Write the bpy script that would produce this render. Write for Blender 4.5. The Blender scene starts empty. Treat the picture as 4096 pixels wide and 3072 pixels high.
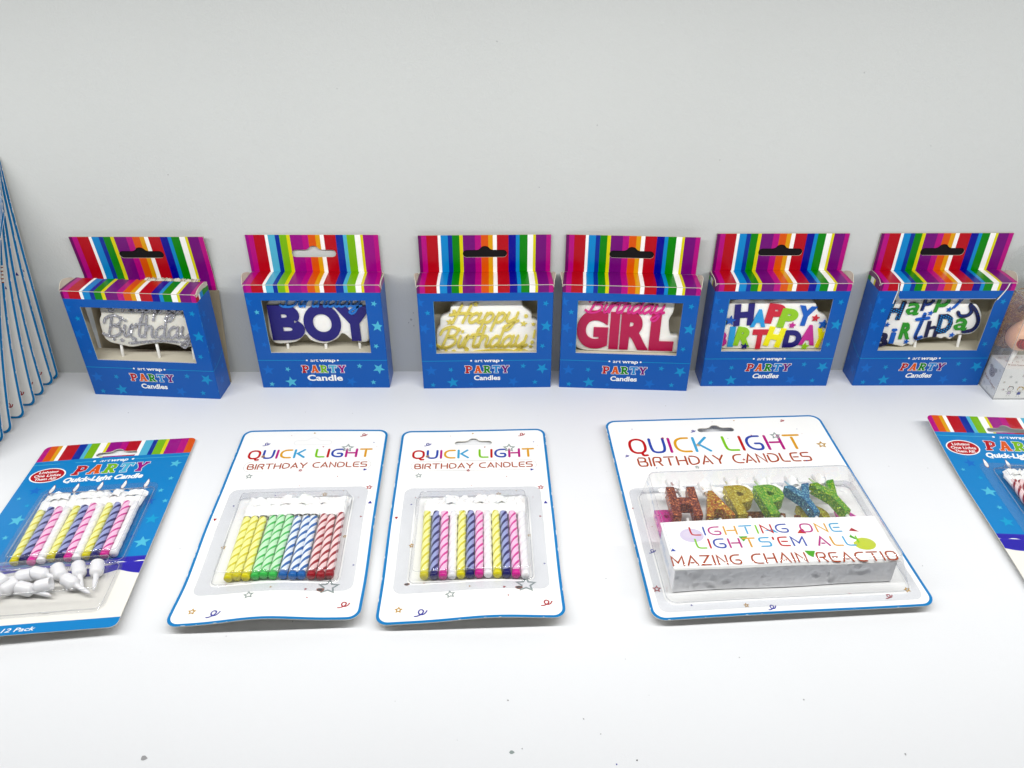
import bpy, math, random
from mathutils import Vector, Matrix, noise
from mathutils.geometry import delaunay_2d_cdt, tessellate_polygon
import numpy as np

R = math.radians
S = 0.001                       # every length below is in millimetres
scene = bpy.context.scene
col = scene.collection

# ------------------------------------------------------------------ camera, world, lamps, exposure
cam_d = bpy.data.cameras.new('camera')
cam = bpy.data.objects.new('camera', cam_d); col.objects.link(cam)
cam.location = (0, 0, 0.36); cam.rotation_euler = (R(56.6), 0, 0)
cam_d.sensor_width = 36; cam_d.lens = 27.86; cam_d.clip_start = 0.01; cam_d.clip_end = 50
scene.camera = cam

w = bpy.data.worlds.new('World'); scene.world = w; w.use_nodes = True
w.node_tree.nodes['Background'].inputs[0].default_value = (0.93, 0.97, 1.0, 1)
w.node_tree.nodes['Background'].inputs[1].default_value = 0.035

def area(name, loc, rot, sx, sy, power, colour):
    d = bpy.data.lights.new(name, 'AREA'); d.shape = 'RECTANGLE'; d.size = sx; d.size_y = sy
    d.energy = power; d.color = colour
    o = bpy.data.objects.new(name, d); col.objects.link(o); o.location = loc; o.rotation_euler = rot
    return o
# the strip lamp under the shelf above, running along the bay, and an unseen fill added for shop ceiling light behind the camera
area('shelf_strip_lamp', (0.0, 0.29, 0.345), (R(24), 0, 0), 1.5, 0.014, 4.45, (1.0, 0.99, 0.97))
area('ceiling_fill', (0.3, -0.9, 1.7), (R(-28), 0, 0), 1.6, 1.0, 4.0, (0.95, 0.98, 1.0))
scene.view_settings.view_transform = 'Standard'
scene.view_settings.look = 'None'
scene.view_settings.exposure = 0.0
scene.view_settings.gamma = 1.0
scene.render.engine = 'CYCLES'
scene.cycles.transparent_max_bounces = 24
scene.cycles.max_bounces = 8

# ------------------------------------------------------------------ materials
def lin(c):
    c = c / 255.0
    return c / 12.92 if c <= 0.04045 else ((c + 0.055) / 1.055) ** 2.4
def rgb(t): return (lin(t[0]), lin(t[1]), lin(t[2]), 1)
MATS = {}
def mat(name, c, rough=0.4, spec=0.5, bump=0.0, bscale=600, var=0.0, sss=0.0, metal=0.0, coat=0.0):
    if name in MATS: return MATS[name]
    m = bpy.data.materials.new(name); m.use_nodes = True; MATS[name] = m
    nt = m.node_tree; p = nt.nodes['Principled BSDF']
    p.inputs['Base Color'].default_value = rgb(c)
    p.inputs['Roughness'].default_value = rough
    p.inputs['Specular IOR Level'].default_value = spec
    p.inputs['Metallic'].default_value = metal
    p.inputs['Coat Weight'].default_value = coat
    if sss:
        p.inputs['Subsurface Weight'].default_value = sss
        p.inputs['Subsurface Radius'].default_value = (1, .8, .6)
        p.inputs['Subsurface Scale'].default_value = 0.0015
    tc = nt.nodes.new('ShaderNodeTexCoord')
    if bump:
        n = nt.nodes.new('ShaderNodeTexNoise'); n.inputs['Scale'].default_value = bscale; n.inputs['Detail'].default_value = 4
        b = nt.nodes.new('ShaderNodeBump'); b.inputs['Strength'].default_value = bump; b.inputs['Distance'].default_value = 0.0004
        nt.links.new(tc.outputs['Object'], n.inputs['Vector']); nt.links.new(n.outputs['Fac'], b.inputs['Height'])
        nt.links.new(b.outputs['Normal'], p.inputs['Normal'])
    if var:
        n = nt.nodes.new('ShaderNodeTexNoise'); n.inputs['Scale'].default_value = 38; n.inputs['Detail'].default_value = 6
        mr = nt.nodes.new('ShaderNodeMapRange'); mr.inputs[3].default_value = 1 - var; mr.inputs[4].default_value = 1 + var
        mx = nt.nodes.new('ShaderNodeMix'); mx.data_type = 'RGBA'; mx.blend_type = 'MULTIPLY'; mx.inputs[0].default_value = 1
        mx.inputs[6].default_value = rgb(c)
        nt.links.new(tc.outputs['Object'], n.inputs['Vector']); nt.links.new(n.outputs['Fac'], mr.inputs[0])
        nt.links.new(mr.outputs[0], mx.inputs[7]); nt.links.new(mx.outputs[2], p.inputs['Base Color'])
    return m

INK = {  # printed colours
 'white': (239, 239, 237), 'blue': (0, 88, 184), 'boxblue': (0, 102, 184), 'cardblue': (10, 142, 206), 'edgeblue': (10, 138, 200),
 'royal': (12, 60, 160), 'navy': (22, 14, 110), 'navyblue': (6, 32, 150), 'sky': (30, 150, 215), 'skypale': (118, 196, 226), 'green': (38, 140, 30), 'lime': (140, 195, 22),
 'yellow': (240, 232, 0), 'amber': (236, 180, 8), 'orange': (228, 110, 8), 'crimson': (188, 14, 58), 'red': (198, 26, 52), 'magenta': (190, 30, 140),
 'purple': (120, 22, 125), 'plum': (112, 8, 100), 'violet': (160, 28, 140), 'starb': (42, 160, 216), 'starp': (120, 205, 232), 'starf': (16, 120, 205), 'starm': (60, 172, 216),
 'brown': (150, 78, 30), 'bluep': (62, 84, 176), 'silver': (140, 152, 150), 'gold': (204, 160, 50), 'black': (22, 18, 16), 'line': (60, 180, 225),
 'confred': (176, 26, 60), 'confblue': (62, 62, 160), 'confgreen': (96, 176, 40), 'palegreen': (214, 226, 110), 'palelilac': (206, 196, 216), 'iceblue': (66, 60, 180), 'icedark': (38, 30, 140), 'grey': (150, 150, 152), 'cream': (228, 226, 218), 'paleblond': (222, 190, 100)}
def deep(c):   # the printed inks are dense and saturated
    l = [lin(k) for k in c]; L = .3 * l[0] + .5 * l[1] + .2 * l[2]
    if max(c) - min(c) < 45: return c
    l = [max(0.0, L + (k - L) * 1.27) * .68 for k in l]
    return tuple(255 * (12.92 * k if k <= .0031308 else 1.055 * min(k, 1) ** (1 / 2.4) - .055) for k in l)
def ink(n): return mat('print_' + n, deep(INK[n]), 0.3, 0.28, 0.05, 900, .03)
BOARD = lambda: mat('raw_board_edge', (226, 222, 212), 0.85, 0.2, 0.3, 1500)
KRAFT = lambda: mat('grey_board_back', (150, 140, 120), 0.9, 0.2, 0.4, 1200, 0.12)
INNER = lambda: mat('white_board_inside', (200, 195, 178), 0.8, 0.2, 0.2, 900)
DARKGAP = lambda: mat('gap_shade_board', (26, 24, 26), 0.9, 0.1, 0.2, 900)  # shade inside the hollow tab, put into the board colour

def glitter(name, c, c2):
    if name in MATS: return MATS[name]
    m = bpy.data.materials.new(name); m.use_nodes = True; MATS[name] = m
    nt = m.node_tree; p = nt.nodes['Principled BSDF']; L = nt.links
    tc = nt.nodes.new('ShaderNodeTexCoord'); v = nt.nodes.new('ShaderNodeTexVoronoi'); v.inputs['Scale'].default_value = 1250
    L.new(tc.outputs['Object'], v.inputs['Vector'])
    sp = nt.nodes.new('ShaderNodeSeparateColor'); L.new(v.outputs['Color'], sp.inputs[0])
    mr = nt.nodes.new('ShaderNodeMapRange'); mr.inputs[1].default_value = 0.52; mr.inputs[2].default_value = 1.0
    L.new(sp.outputs[0], mr.inputs[0])
    mx = nt.nodes.new('ShaderNodeMix'); mx.data_type = 'RGBA'; mx.inputs[6].default_value = rgb(c); mx.inputs[7].default_value = rgb(c2)
    L.new(mr.outputs[0], mx.inputs[0]); L.new(mx.outputs[2], p.inputs['Base Color'])
    p.inputs['Metallic'].default_value = 0.45; p.inputs['Roughness'].default_value = 0.25
    g = nt.nodes.new('ShaderNodeNewGeometry')
    s1 = nt.nodes.new('ShaderNodeVectorMath'); s1.operation = 'SUBTRACT'; s1.inputs[1].default_value = (.5, .5, .5); L.new(v.outputs['Color'], s1.inputs[0])
    s2 = nt.nodes.new('ShaderNodeVectorMath'); s2.operation = 'SCALE'; L.new(s1.outputs[0], s2.inputs[0])
    md = nt.nodes.new('ShaderNodeMath'); md.operation = 'MULTIPLY_ADD'; md.inputs[1].default_value = 1.7; md.inputs[2].default_value = .3; L.new(mr.outputs[0], md.inputs[0]); L.new(md.outputs[0], s2.inputs['Scale'])
    s3 = nt.nodes.new('ShaderNodeVectorMath'); s3.operation = 'ADD'; L.new(s2.outputs[0], s3.inputs[0]); L.new(g.outputs['Normal'], s3.inputs[1])
    s4 = nt.nodes.new('ShaderNodeVectorMath'); s4.operation = 'NORMALIZE'; L.new(s3.outputs[0], s4.inputs[0]); L.new(s4.outputs[0], p.inputs['Normal'])
    return m

def clear(name, tint=(0.97, 0.975, 0.98), haze=0.03, rough=0.06, refl=1.0):
    """thin clear plastic sheet: passes light, picks up a Fresnel gloss and a touch of haze"""
    if name in MATS: return MATS[name]
    m = bpy.data.materials.new(name); m.use_nodes = True; MATS[name] = m
    nt = m.node_tree; nt.nodes.clear(); L = nt.links; N = nt.nodes.new
    out = N('ShaderNodeOutputMaterial'); tr = N('ShaderNodeBsdfTransparent'); tr.inputs[0].default_value = (*tint, 1)
    df = N('ShaderNodeBsdfDiffuse'); df.inputs[0].default_value = (0.85, 0.86, 0.88, 1)
    gl = N('ShaderNodeBsdfGlossy'); gl.inputs['Roughness'].default_value = rough; gl.inputs[0].default_value = (1, 1, 1, 1)
    m1 = N('ShaderNodeMixShader'); m1.inputs[0].default_value = haze; L.new(tr.outputs[0], m1.inputs[1]); L.new(df.outputs[0], m1.inputs[2])
    lw = N('ShaderNodeLayerWeight'); lw.inputs[0].default_value = 0.5
    pe = N('ShaderNodeMath'); pe.operation = 'POWER'; pe.inputs[1].default_value = 3.0; L.new(lw.outputs['Facing'], pe.inputs[0])
    mt = N('ShaderNodeMix'); mt.data_type = 'RGBA'; mt.inputs[6].default_value = (*tint, 1); mt.inputs[7].default_value = (tint[0] * .62, tint[1] * .63, tint[2] * .66, 1)
    L.new(pe.outputs[0], mt.inputs[0]); L.new(mt.outputs[2], tr.inputs[0])
    pw = N('ShaderNodeMath'); pw.operation = 'POWER'; pw.inputs[1].default_value = 4.0; L.new(lw.outputs['Facing'], pw.inputs[0])
    ma = N('ShaderNodeMath'); ma.operation = 'MULTIPLY_ADD'; ma.inputs[1].default_value = 0.8 * refl; ma.inputs[2].default_value = 0.035 * refl; L.new(pw.outputs[0], ma.inputs[0])
    m2 = N('ShaderNodeMixShader'); L.new(ma.outputs[0], m2.inputs[0]); L.new(m1.outputs[0], m2.inputs[1]); L.new(gl.outputs[0], m2.inputs[2])
    n = N('ShaderNodeTexNoise'); n.inputs['Scale'].default_value = 120; b = N('ShaderNodeBump'); b.inputs['Strength'].default_value = 0.25; b.inputs['Distance'].default_value = 0.001
    tc = N('ShaderNodeTexCoord'); L.new(tc.outputs['Object'], n.inputs['Vector']); L.new(n.outputs['Fac'], b.inputs['Height']); L.new(b.outputs['Normal'], gl.inputs['Normal'])
    L.new(m2.outputs[0], out.inputs['Surface'])
    return m

# ------------------------------------------------------------------ objects
def thing(name, label, cat, loc=(0, 0, 0), rotz=0, group=None, quat=None):
    o = bpy.data.objects.new(name, None); col.objects.link(o); o.empty_display_size = 0.01
    o.location = [c * S for c in loc]; o.rotation_euler = (0, 0, R(rotz))
    if quat is not None: o.rotation_mode = 'QUATERNION'; o.rotation_quaternion = quat
    o['label'] = label; o['category'] = cat
    if group: o['group'] = group
    return o
def tag(o, label, cat, group=None):
    o['label'] = label; o['category'] = cat
    if group: o['group'] = group
    return o
def build(name, V, F, mats, idx=None, parent=None, smooth=False, kind=None, label=None, origin=None):
    me = bpy.data.meshes.new(name)
    o0 = Vector(origin) if origin is not None else Vector((0, 0, 0))
    me.from_pydata([tuple((Vector(v) - o0) * S) for v in V], [], F)
    for m in mats: me.materials.append(m)
    if idx is not None: me.polygons.foreach_set('material_index', idx)
    if smooth: me.polygons.foreach_set('use_smooth', [True] * len(me.polygons))
    me.update()
    o = bpy.data.objects.new(name, me); col.objects.link(o)
    if origin is not None: o.location = o0 * S
    if parent is not None: o.parent = parent
    if kind: o['kind'] = kind
    if label: o['label'] = label
    return o

# ------------------------------------------------------------------ 2-D helpers
def catmull(P, n=8, closed=False):
    P = [Vector(p[:2]) for p in P]; out = []; N = len(P)
    rng = range(N) if closed else range(N - 1)
    for i in rng:
        if closed: a, b, c, d = P[(i - 1) % N], P[i], P[(i + 1) % N], P[(i + 2) % N]
        else: a, b, c, d = P[max(i - 1, 0)], P[i], P[i + 1], P[min(i + 2, N - 1)]
        for k in range(n):
            t = k / n
            out.append(0.5 * ((2 * b) + (c - a) * t + (2 * a - 5 * b + 4 * c - d) * t * t + (3 * b - a - 3 * c + d) * t ** 3))
    if not closed: out.append(P[-1])
    return [(p.x, p.y) for p in out]
def chaikin(P, it=2):
    for _ in range(it):
        Q = [P[0]]
        for a, b in zip(P[:-1], P[1:]):
            Q += [(a[0] * .75 + b[0] * .25, a[1] * .75 + b[1] * .25), (a[0] * .25 + b[0] * .75, a[1] * .25 + b[1] * .75)]
        Q.append(P[-1]); P = Q
    return P
def rrect(x0, y0, x1, y1, r, n=5):
    out = []
    for cx, cy, a in ((x1 - r, y1 - r, 0), (x0 + r, y1 - r, 90), (x0 + r, y0 + r, 180), (x1 - r, y0 + r, 270)):
        for k in range(n + 1):
            t = R(a + 90 * k / n); out.append((cx + r * math.cos(t), cy + r * math.sin(t)))
    return out
def star(x, y, r, rot=0, ratio=0.42, stretch=1.0):
    return [(x + (r if k % 2 == 0 else r * ratio) * math.sin(R(rot) + k * math.pi / 5) * stretch, y + (r if k % 2 == 0 else r * ratio) * math.cos(R(rot) + k * math.pi / 5)) for k in range(10)]
def disc(x, y, r, n=14, ry=None): return [(x + r * math.cos(2 * math.pi * k / n), y + (ry or r) * math.sin(2 * math.pi * k / n)) for k in range(n)]
def resample(P, step, closed=True):
    out = []; N = len(P)
    for i in range(N if closed else N - 1):
        a, b = P[i], P[(i + 1) % N]; d = math.dist(a, b); k = max(1, int(math.ceil(d / step)))
        for j in range(k): out.append((a[0] + (b[0] - a[0]) * j / k, a[1] + (b[1] - a[1]) * j / k))
    if not closed: out.append(P[-1])
    return out
def inside(poly, pts):
    pts = np.asarray(pts); x, y = pts[:, 0], pts[:, 1]; c = np.zeros(len(pts), bool); n = len(poly)
    for i in range(n):
        x1, y1 = poly[i]; x2, y2 = poly[(i + 1) % n]
        if y1 == y2: continue
        k = ((y1 > y) != (y2 > y)) & (x < (x2 - x1) * (y - y1) / (y2 - y1) + x1); c ^= k
    return c
def poly_tris(P):
    t = tessellate_polygon([[Vector((p[0], p[1], 0)) for p in P]])
    out = []
    for a, b, c in t:
        ar = (P[b][0] - P[a][0]) * (P[c][1] - P[a][1]) - (P[b][1] - P[a][1]) * (P[c][0] - P[a][0])
        if abs(ar) < 1e-9: continue
        out.append((a, b, c) if ar > 0 else (a, c, b))
    return list(P), out
def stroke_mesh(P, wd, closed=False, cap='round'):
    P = [Vector(p) for p in P]
    Q = [P[0]]
    for p in P[1:]:
        if (p - Q[-1]).length > 1e-5: Q.append(p)
    if closed and (Q[0] - Q[-1]).length < 1e-5: Q.pop()
    P = Q; n = len(P)
    if n < 2: return poly_tris(disc(P[0].x, P[0].y, wd / 2, 10))
    V, T = [], []; h = wd / 2
    for i in range(n):
        if closed: a, c = P[i - 1], P[(i + 1) % n]
        else: a, c = P[max(i - 1, 0)], P[min(i + 1, n - 1)]
        d1 = (P[i] - a); d2 = (c - P[i])
        d1 = d1.normalized() if d1.length > 0 else d2.normalized(); d2 = d2.normalized() if d2.length > 0 else d1
        n1 = Vector((-d1.y, d1.x)); n2 = Vector((-d2.y, d2.x)); m = n1 + n2
        m = m.normalized() if m.length > 1e-6 else n1
        k = h / max(0.45, m.dot(n1))
        V += [tuple(P[i] + m * k), tuple(P[i] - m * k)]
    for i in range(n if closed else n - 1):
        j = (i + 1) % n
        T += [(2 * i, 2 * i + 1, 2 * j + 1), (2 * i, 2 * j + 1, 2 * j)]
    if not closed and cap == 'round':
        for e, q in ((0, 1), (n - 1, n - 2)):
            d = (P[e] - P[q]).normalized(); s = Vector((-d.y, d.x)) * h; base = len(V)
            for k in range(7):
                t = math.pi * k / 6; V.append(tuple(P[e] - s * math.cos(t) + d * h * math.sin(t)))
            T += [(base, base + k, base + k + 1) for k in range(1, 6)]
    return V, T
_tc = {}
def text_mesh(s, bold=0.0, shear=0.0, spacing=1.0, res=3):
    """glyph outlines of Blender's built-in font as 2-D triangles: verts, tris, x extent"""
    k = (s, bold, shear, spacing)
    if k in _tc: return _tc[k]
    d = bpy.data.curves.new('t', 'FONT'); d.body = s; d.size = 1; d.offset = bold; d.shear = shear; d.resolution_u = res if len(s) > 1 else 7; d.space_character = spacing
    o = bpy.data.objects.new('t', d); col.objects.link(o)
    dg = bpy.context.evaluated_depsgraph_get(); dg.update()
    me = bpy.data.meshes.new_from_object(o.evaluated_get(dg)); me.calc_loop_triangles()
    V = [(v.co.x, v.co.y) for v in me.vertices]; T = []
    for t in me.loop_triangles:
        a, b, c = t.vertices
        ar = (V[b][0] - V[a][0]) * (V[c][1] - V[a][1]) - (V[b][1] - V[a][1]) * (V[c][0] - V[a][0])
        if abs(ar) > 1e-10: T.append((a, b, c) if ar > 0 else (a, c, b))
    bpy.data.objects.remove(o); bpy.data.curves.remove(d); bpy.data.meshes.remove(me)
    _tc[k] = (V, T); return _tc[k]
def fit(V, x0, x1, y0, y1, rot=0, bbox=None):
    if bbox is None:
        xs = [v[0] for v in V]; ys = [v[1] for v in V]; bbox = (min(xs), max(xs), min(ys), max(ys))
    a, b, c, d = bbox; cx, cy = (x0 + x1) / 2, (y0 + y1) / 2; ct, st = math.cos(R(rot)), math.sin(R(rot)); out = []
    for x, y in V:
        X = x0 + (x - a) / (b - a) * (x1 - x0) - cx; Y = y0 + (y - c) / (d - c) * (y1 - y0) - cy
        out.append((cx + X * ct - Y * st, cy + X * st + Y * ct))
    return out

# rounded one-line capitals
G = {
 'Q': ([[(.5, 0), (.25, 0), (0, .2), (0, .8), (.25, 1), (.6, 1), (.85, .8), (.85, .2), (.6, 0), (.45, 0)], [(.45, 0), (.6, -.02), (.62, -.2), (.85, -.18)]], .85, 1),
 'U': ([[(0, 1), (0, .3), (.12, 0), (.65, 0), (.78, .3), (.78, 1)]], .78, 1),
 'I': ([[(0, 0), (0, 1)]], 0, 0), 'C': ([[(.78, 1), (.3, 1), (0, .75), (0, .25), (.3, 0), (.78, 0)]], .78, 1),
 'K': ([[(0, 0), (0, 1)], [(.72, 1), (.22, .52), (.78, 0)]], .78, 0), 'L': ([[(0, 1), (0, .2), (.12, 0), (.65, 0)]], .65, 1),
 'G': ([[(.78, 1), (.3, 1), (0, .75), (0, .25), (.3, 0), (.8, 0), (.82, .45), (.45, .45)]], .82, 1),
 'H': ([[(0, 0), (0, 1)], [(.8, 0), (.8, 1)], [(.18, .5), (.8, .5)]], .8, 0), 'T': ([[(0, 1), (.85, 1)], [(.42, .82), (.42, 0)]], .85, 0),
 'B': ([[(.1, 1), (.5, 1), (.68, .9), (.66, .58), (.5, .52), (.18, .52)], [(.5, .52), (.78, .45), (.76, .02), (.5, 0), (0, 0), (0, .85)]], .76, 1),
 'R': ([[(0, 0), (0, 1), (.5, 1), (.72, .95), (.7, .5), (.5, .46), (.22, .46)], [(.45, .44), (.72, 0)]], .74, 1),
 'D': ([[(0, .8), (0, 0), (.45, 0), (.85, .2), (.85, .8), (.45, 1), (.1, 1)]], .85, 1), 'A': ([[(0, 0), (.42, 1), (.84, 0)], [(.3, .26), (.5, .26)]], .84, 0),
 'Y': ([[(0, 1), (.4, .48)], [(.84, 1), (.42, .36), (.42, 0)]], .84, 0), 'N': ([[(0, 0), (0, 1), (.72, 0), (.72, 1)]], .72, 0),
 'E': ([[(.68, 1), (.2, 1), (0, .9), (0, .1), (.2, 0), (.68, 0)], [(.22, .5), (.62, .5)]], .68, 1),
 'S': ([[(.72, 1), (.15, 1), (0, .9), (0, .55), (.15, .52), (.6, .5), (.74, .45), (.74, .08), (.6, 0), (0, 0)]], .74, 1),
 'O': ([[(.2, 0), (0, .1), (0, .8), (.2, 1), (.6, 1), (.82, .9), (.82, .2), (.6, 0), (.3, 0)]], .82, 1),
 'M': ([[(0, 0), (0, 1), (.45, .3), (.9, 1), (.9, 0)]], .9, 0), 'Z': ([[(0, 1), (.72, 1), (0, 0), (.72, 0)]], .72, 0),
 "'": ([[(0, 1), (0, .78)]], .0, 0), '!': ([[(0, 1), (0, .28)], [(0, .03), (0, 0)]], .0, 0), ' ': ([], .3, 0)}
def mono_layout(s, x0, x1, gap=0.32):
    x = 0; L = []
    for c in s:
        g, wd, sm = G[c]; L.append((c, x)); x += wd + gap
    k = (x1 - x0) / (x - gap)
    return [(c, x0 + a * k, k) for c, a in L]
# brush script
SC = {
 'B': ([[(.5, 1.8), (.42, .9), (.3, .05)], [(-.1, 1.2), (.05, 1.65), (.65, 1.88), (1.15, 1.6), (1.05, 1.12), (.55, .96), (1.08, .85), (1.22, .4), (.85, .02), (.25, -.02), (-.15, .2)]], 1.42),
 'i': ([[(.1, 1), (.07, .35), (.22, 0), (.5, .25)], [(.14, 1.42), (.16, 1.46)]], .5), 'r': ([[(-.1, .3), (.12, 1.02), (.1, 0)], [(.12, .5), (.3, .93), (.52, .9)]], .55),
 't': ([[(.28, 1.65), (.2, .3), (.36, 0), (.6, .2)], [(-.08, 1.12), (.55, 1.18)]], .58), 'h': ([[(.16, 1.9), (.1, 0)], [(.12, .55), (.36, 1), (.62, .85), (.6, .3), (.72, 0), (.95, .2)]], .92),
 'd': ([[(.66, .8), (.38, 1), (.06, .62), (.08, .15), (.32, 0), (.64, .35)], [(.78, 1.9), (.68, .3), (.8, 0), (1.02, .2)]], .98),
 'a': ([[(.66, .8), (.38, 1), (.06, .62), (.08, .15), (.32, 0), (.64, .35)], [(.72, 1), (.68, .3), (.8, 0), (1.02, .2)]], .97),
 'y': ([[(.1, 1), (.08, .35), (.32, .05), (.66, .4)], [(.74, 1), (.68, -.35), (.42, -.85), (.12, -.62), (.5, -.18), (1, .15)]], 1.0),
 'H': ([[(.36, 1.85), (.14, 0)], [(1.02, 1.85), (.86, 0)], [(-.25, .82), (.4, .98), (1.25, .95)]], 1.22),
 'p': ([[(.2, 1), (.1, -.85)], [(.14, .55), (.42, 1), (.7, .75), (.64, .2), (.36, 0), (.12, .25)]], .84)}
def script(s, x0, x1, y0, y1, shear=.28):
    x = 0; L = []
    for c in s:
        g, a = SC[c]
        for st in g: L.append([(p[0] + x + p[1] * shear, p[1]) for p in st])
        x += a
    k = (x1 - x0) / (x + .3); ky = (y1 - y0) / 1.85
    return [catmull([(x0 + p[0] * k, y0 + p[1] * ky) for p in st], 6) for st in L]
# slab capitals of PARTY, as (points, width) strokes in a unit box
SL = {
 'P': [([(.26, 0), (.26, 1)], .25), ([(.26, .9), (.55, .9), (.76, .8), (.76, .56), (.55, .44), (.26, .44)], .2), ([(.0, .08), (.54, .08)], .16), ([(.0, .92), (.3, .92)], .16)],
 'A': [([(.2, .05), (.46, .98)], .2), ([(.5, .98), (.78, .05)], .26), ([(.3, .32), (.7, .32)], .16), ([(.0, .08), (.38, .08)], .16), ([(.58, .08), (1., .08)], .16), ([(.3, .93), (.6, .93)], .14)],
 'R': [([(.26, 0), (.26, 1)], .25), ([(.26, .9), (.55, .9), (.74, .8), (.74, .58), (.55, .47), (.26, .47)], .2), ([(.0, .08), (.5, .08)], .16), ([(.0, .92), (.3, .92)], .16), ([(.5, .47), (.78, .08)], .24), ([(.66, .08), (1., .08)], .16)],
 'T': [([(.02, .9), (.98, .9)], .2), ([(.09, .95), (.09, .64)], .14), ([(.91, .95), (.91, .64)], .14), ([(.5, 0), (.5, .9)], .26), ([(.24, .08), (.76, .08)], .16)],
 'Y': [([(.18, .95), (.5, .42)], .24), ([(.82, .95), (.5, .42)], .2), ([(.5, 0), (.5, .48)], .25), ([(.26, .08), (.74, .08)], .16), ([(.0, .92), (.4, .92)], .16), ([(.62, .92), (1., .92)], .16)]}

class Print:
    """flat print laid on a surface: collects 2-D shapes and carries them through the surface's own map"""
    def __init__(s, mapf): s.m = mapf; s.V = []; s.F = []; s.I = []; s.mats = []; s.n = 0
    def add(s, V, T, m, layer=1):
        mt = ink(m) if isinstance(m, str) else m
        if mt not in s.mats: s.mats.append(mt)
        k = s.mats.index(mt); b = len(s.V); off = 0.05 + 0.025 * layer + 0.0006 * (s.n % 12); s.n += 1
        s.V += [s.m(x, y, off) for x, y in V]; s.F += [(b + a, b + c, b + d) for a, c, d in T]; s.I += [k] * len(T)
    def poly(s, P, m, layer=1): s.add(*poly_tris(P), m, layer)
    def stroke(s, P, wd, m, layer=1, closed=False, cap='round'): s.add(*stroke_mesh(P, wd, closed, cap), m, layer)
    def text(s, t, x0, x1, y, cap, m, layer=1, bold=0.0, shear=0.0, slope=0.0, spacing=1.0):
        V, T = text_mesh(t, bold, shear, spacing); xs = [v[0] for v in V]; k = (x1 - x0) / (max(xs) - min(xs)); a = min(xs)
        s.add([(x0 + (v[0] - a) * k, y + v[1] / .729 * cap + (v[0] - a) * k * slope) for v in V], T, m, layer)
    def mono(s, t, x0, x1, y, h, wd, cols, layer=1, slope=0.0, gap=.32):
        i = 0
        for c, x, k in mono_layout(t, x0, x1, gap):
            if c == ' ': continue
            g, _, sm = G[c]; cl = cols[i % len(cols)]; i += 1
            for j, st in enumerate(g):
                P = chaikin(st, 2) if sm else st
                P = [(x + p[0] * k, y + p[1] * h + (x - x0 + p[0] * k) * slope) for p in P]
                s.stroke(P, wd, cl, layer + j * .25)
    def party(s, x0, x1, y, h, cols, shear=0.0):
        wd = (x1 - x0) / 5
        for li, ex, cc in ((1, .62, None), (3, 0, cols)):
            for i, ch in enumerate('PARTY'):
                for j, (P, sw) in enumerate(SL[ch]):
                    Q = [(x0 + wd * (i + .06 + .86 * p[0]) + p[1] * h * shear, y + p[1] * h) for p in P]
                    if ex: # white surround: longer and wider
                        a, b = Vector(Q[0]), Vector(Q[1]); Q[0] = tuple(a - (b - a).normalized() * ex * .5)
                        a, b = Vector(Q[-1]), Vector(Q[-2]); Q[-1] = tuple(a - (b - a).normalized() * ex * .5)
                    s.stroke(Q, sw * h * 1.04 + ex, cc[i] if cc else 'white', li + j * .12, cap='butt')
    def squiggle(s, x, y, r, m, wd=.9):
        P = [(-1, -.75), (-.55, -.72), (.2, -.3), (.45, .25), (.2, .62), (-.2, .6), (-.4, .15), (-.2, -.3), (.3, -.45), (.75, -.2), (1.05, .35)]
        s.stroke(catmull([(x + p[0] * r, y + p[1] * r) for p in P], 5), wd, m)
    def make(s, parent, name='print'): return build(name, s.V, s.F, s.mats, s.I, parent)

def sheet(name, outline, holes, segs, colorf, mapf, mats, parent, grid=6, thick=0.4, smooth=False):
    """a thin board cut to an outline, bent by mapf, each region in its own printed colour; last material = cut edge and back"""
    V, E = [], []
    def loop(P):
        b = len(V); V.extend(P); n = len(P); E.extend([(b + i, b + (i + 1) % n) for i in range(n)])
    ol = resample(outline, grid); loop(ol); hs = [resample(h, grid) for h in holes]
    for h in hs: loop(h)
    for a, c in segs:
        P = resample([a, c], grid, False); b = len(V); V.extend(P); E.extend([(b + i, b + i + 1) for i in range(len(P) - 1)])
    xs = [p[0] for p in ol]; ys = [p[1] for p in ol]
    gx = np.arange(min(xs) + grid * .53, max(xs), grid); gy = np.arange(min(ys) + grid * .47, max(ys), grid)
    V.extend([(float(a), float(b)) for a in gx for b in gy])
    v2, e2, f2, *_ = delaunay_2d_cdt([Vector(p) for p in V], E, [], 0, 1e-4)
    cen = np.array([[sum(v2[i][k] for i in f) / len(f) for k in (0, 1)] for f in f2])
    keep = inside(ol, cen)
    for h in hs: keep &= ~inside(h, cen)
    F, I = [], []; last = len(mats) - 1
    for f, c, k in zip(f2, cen, keep):
        if not k: continue
        a = sum((v2[f[i]].x * v2[f[(i + 1) % len(f)]].y - v2[f[(i + 1) % len(f)]].x * v2[f[i]].y) for i in range(len(f)))
        F.append(tuple(f) if a > 0 else tuple(reversed(f))); I.append(colorf(c[0], c[1]))
    used = sorted({i for f in F for i in f}); rm = {i: k for k, i in enumerate(used)}
    F = [tuple(rm[i] for i in f) for f in F]; n = len(used)
    P3 = [Vector(mapf(v2[i].x, v2[i].y, 0)) for i in used]
    B3 = [Vector(mapf(v2[i].x, v2[i].y, -thick)) for i in used]
    cnt = {}
    for f in F:
        for i in range(len(f)): cnt[(f[i], f[(i + 1) % len(f)])] = 1
    rim = [(a, b) for a, b in cnt if (b, a) not in cnt]
    F2 = F + [tuple(n + i for i in reversed(f)) for f in F] + [(b, a, n + a, n + b) for a, b in rim]
    I2 = I + [last] * (len(F) + len(rim))
    return build(name, P3 + B3, F2, mats, I2, parent, smooth)

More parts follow.
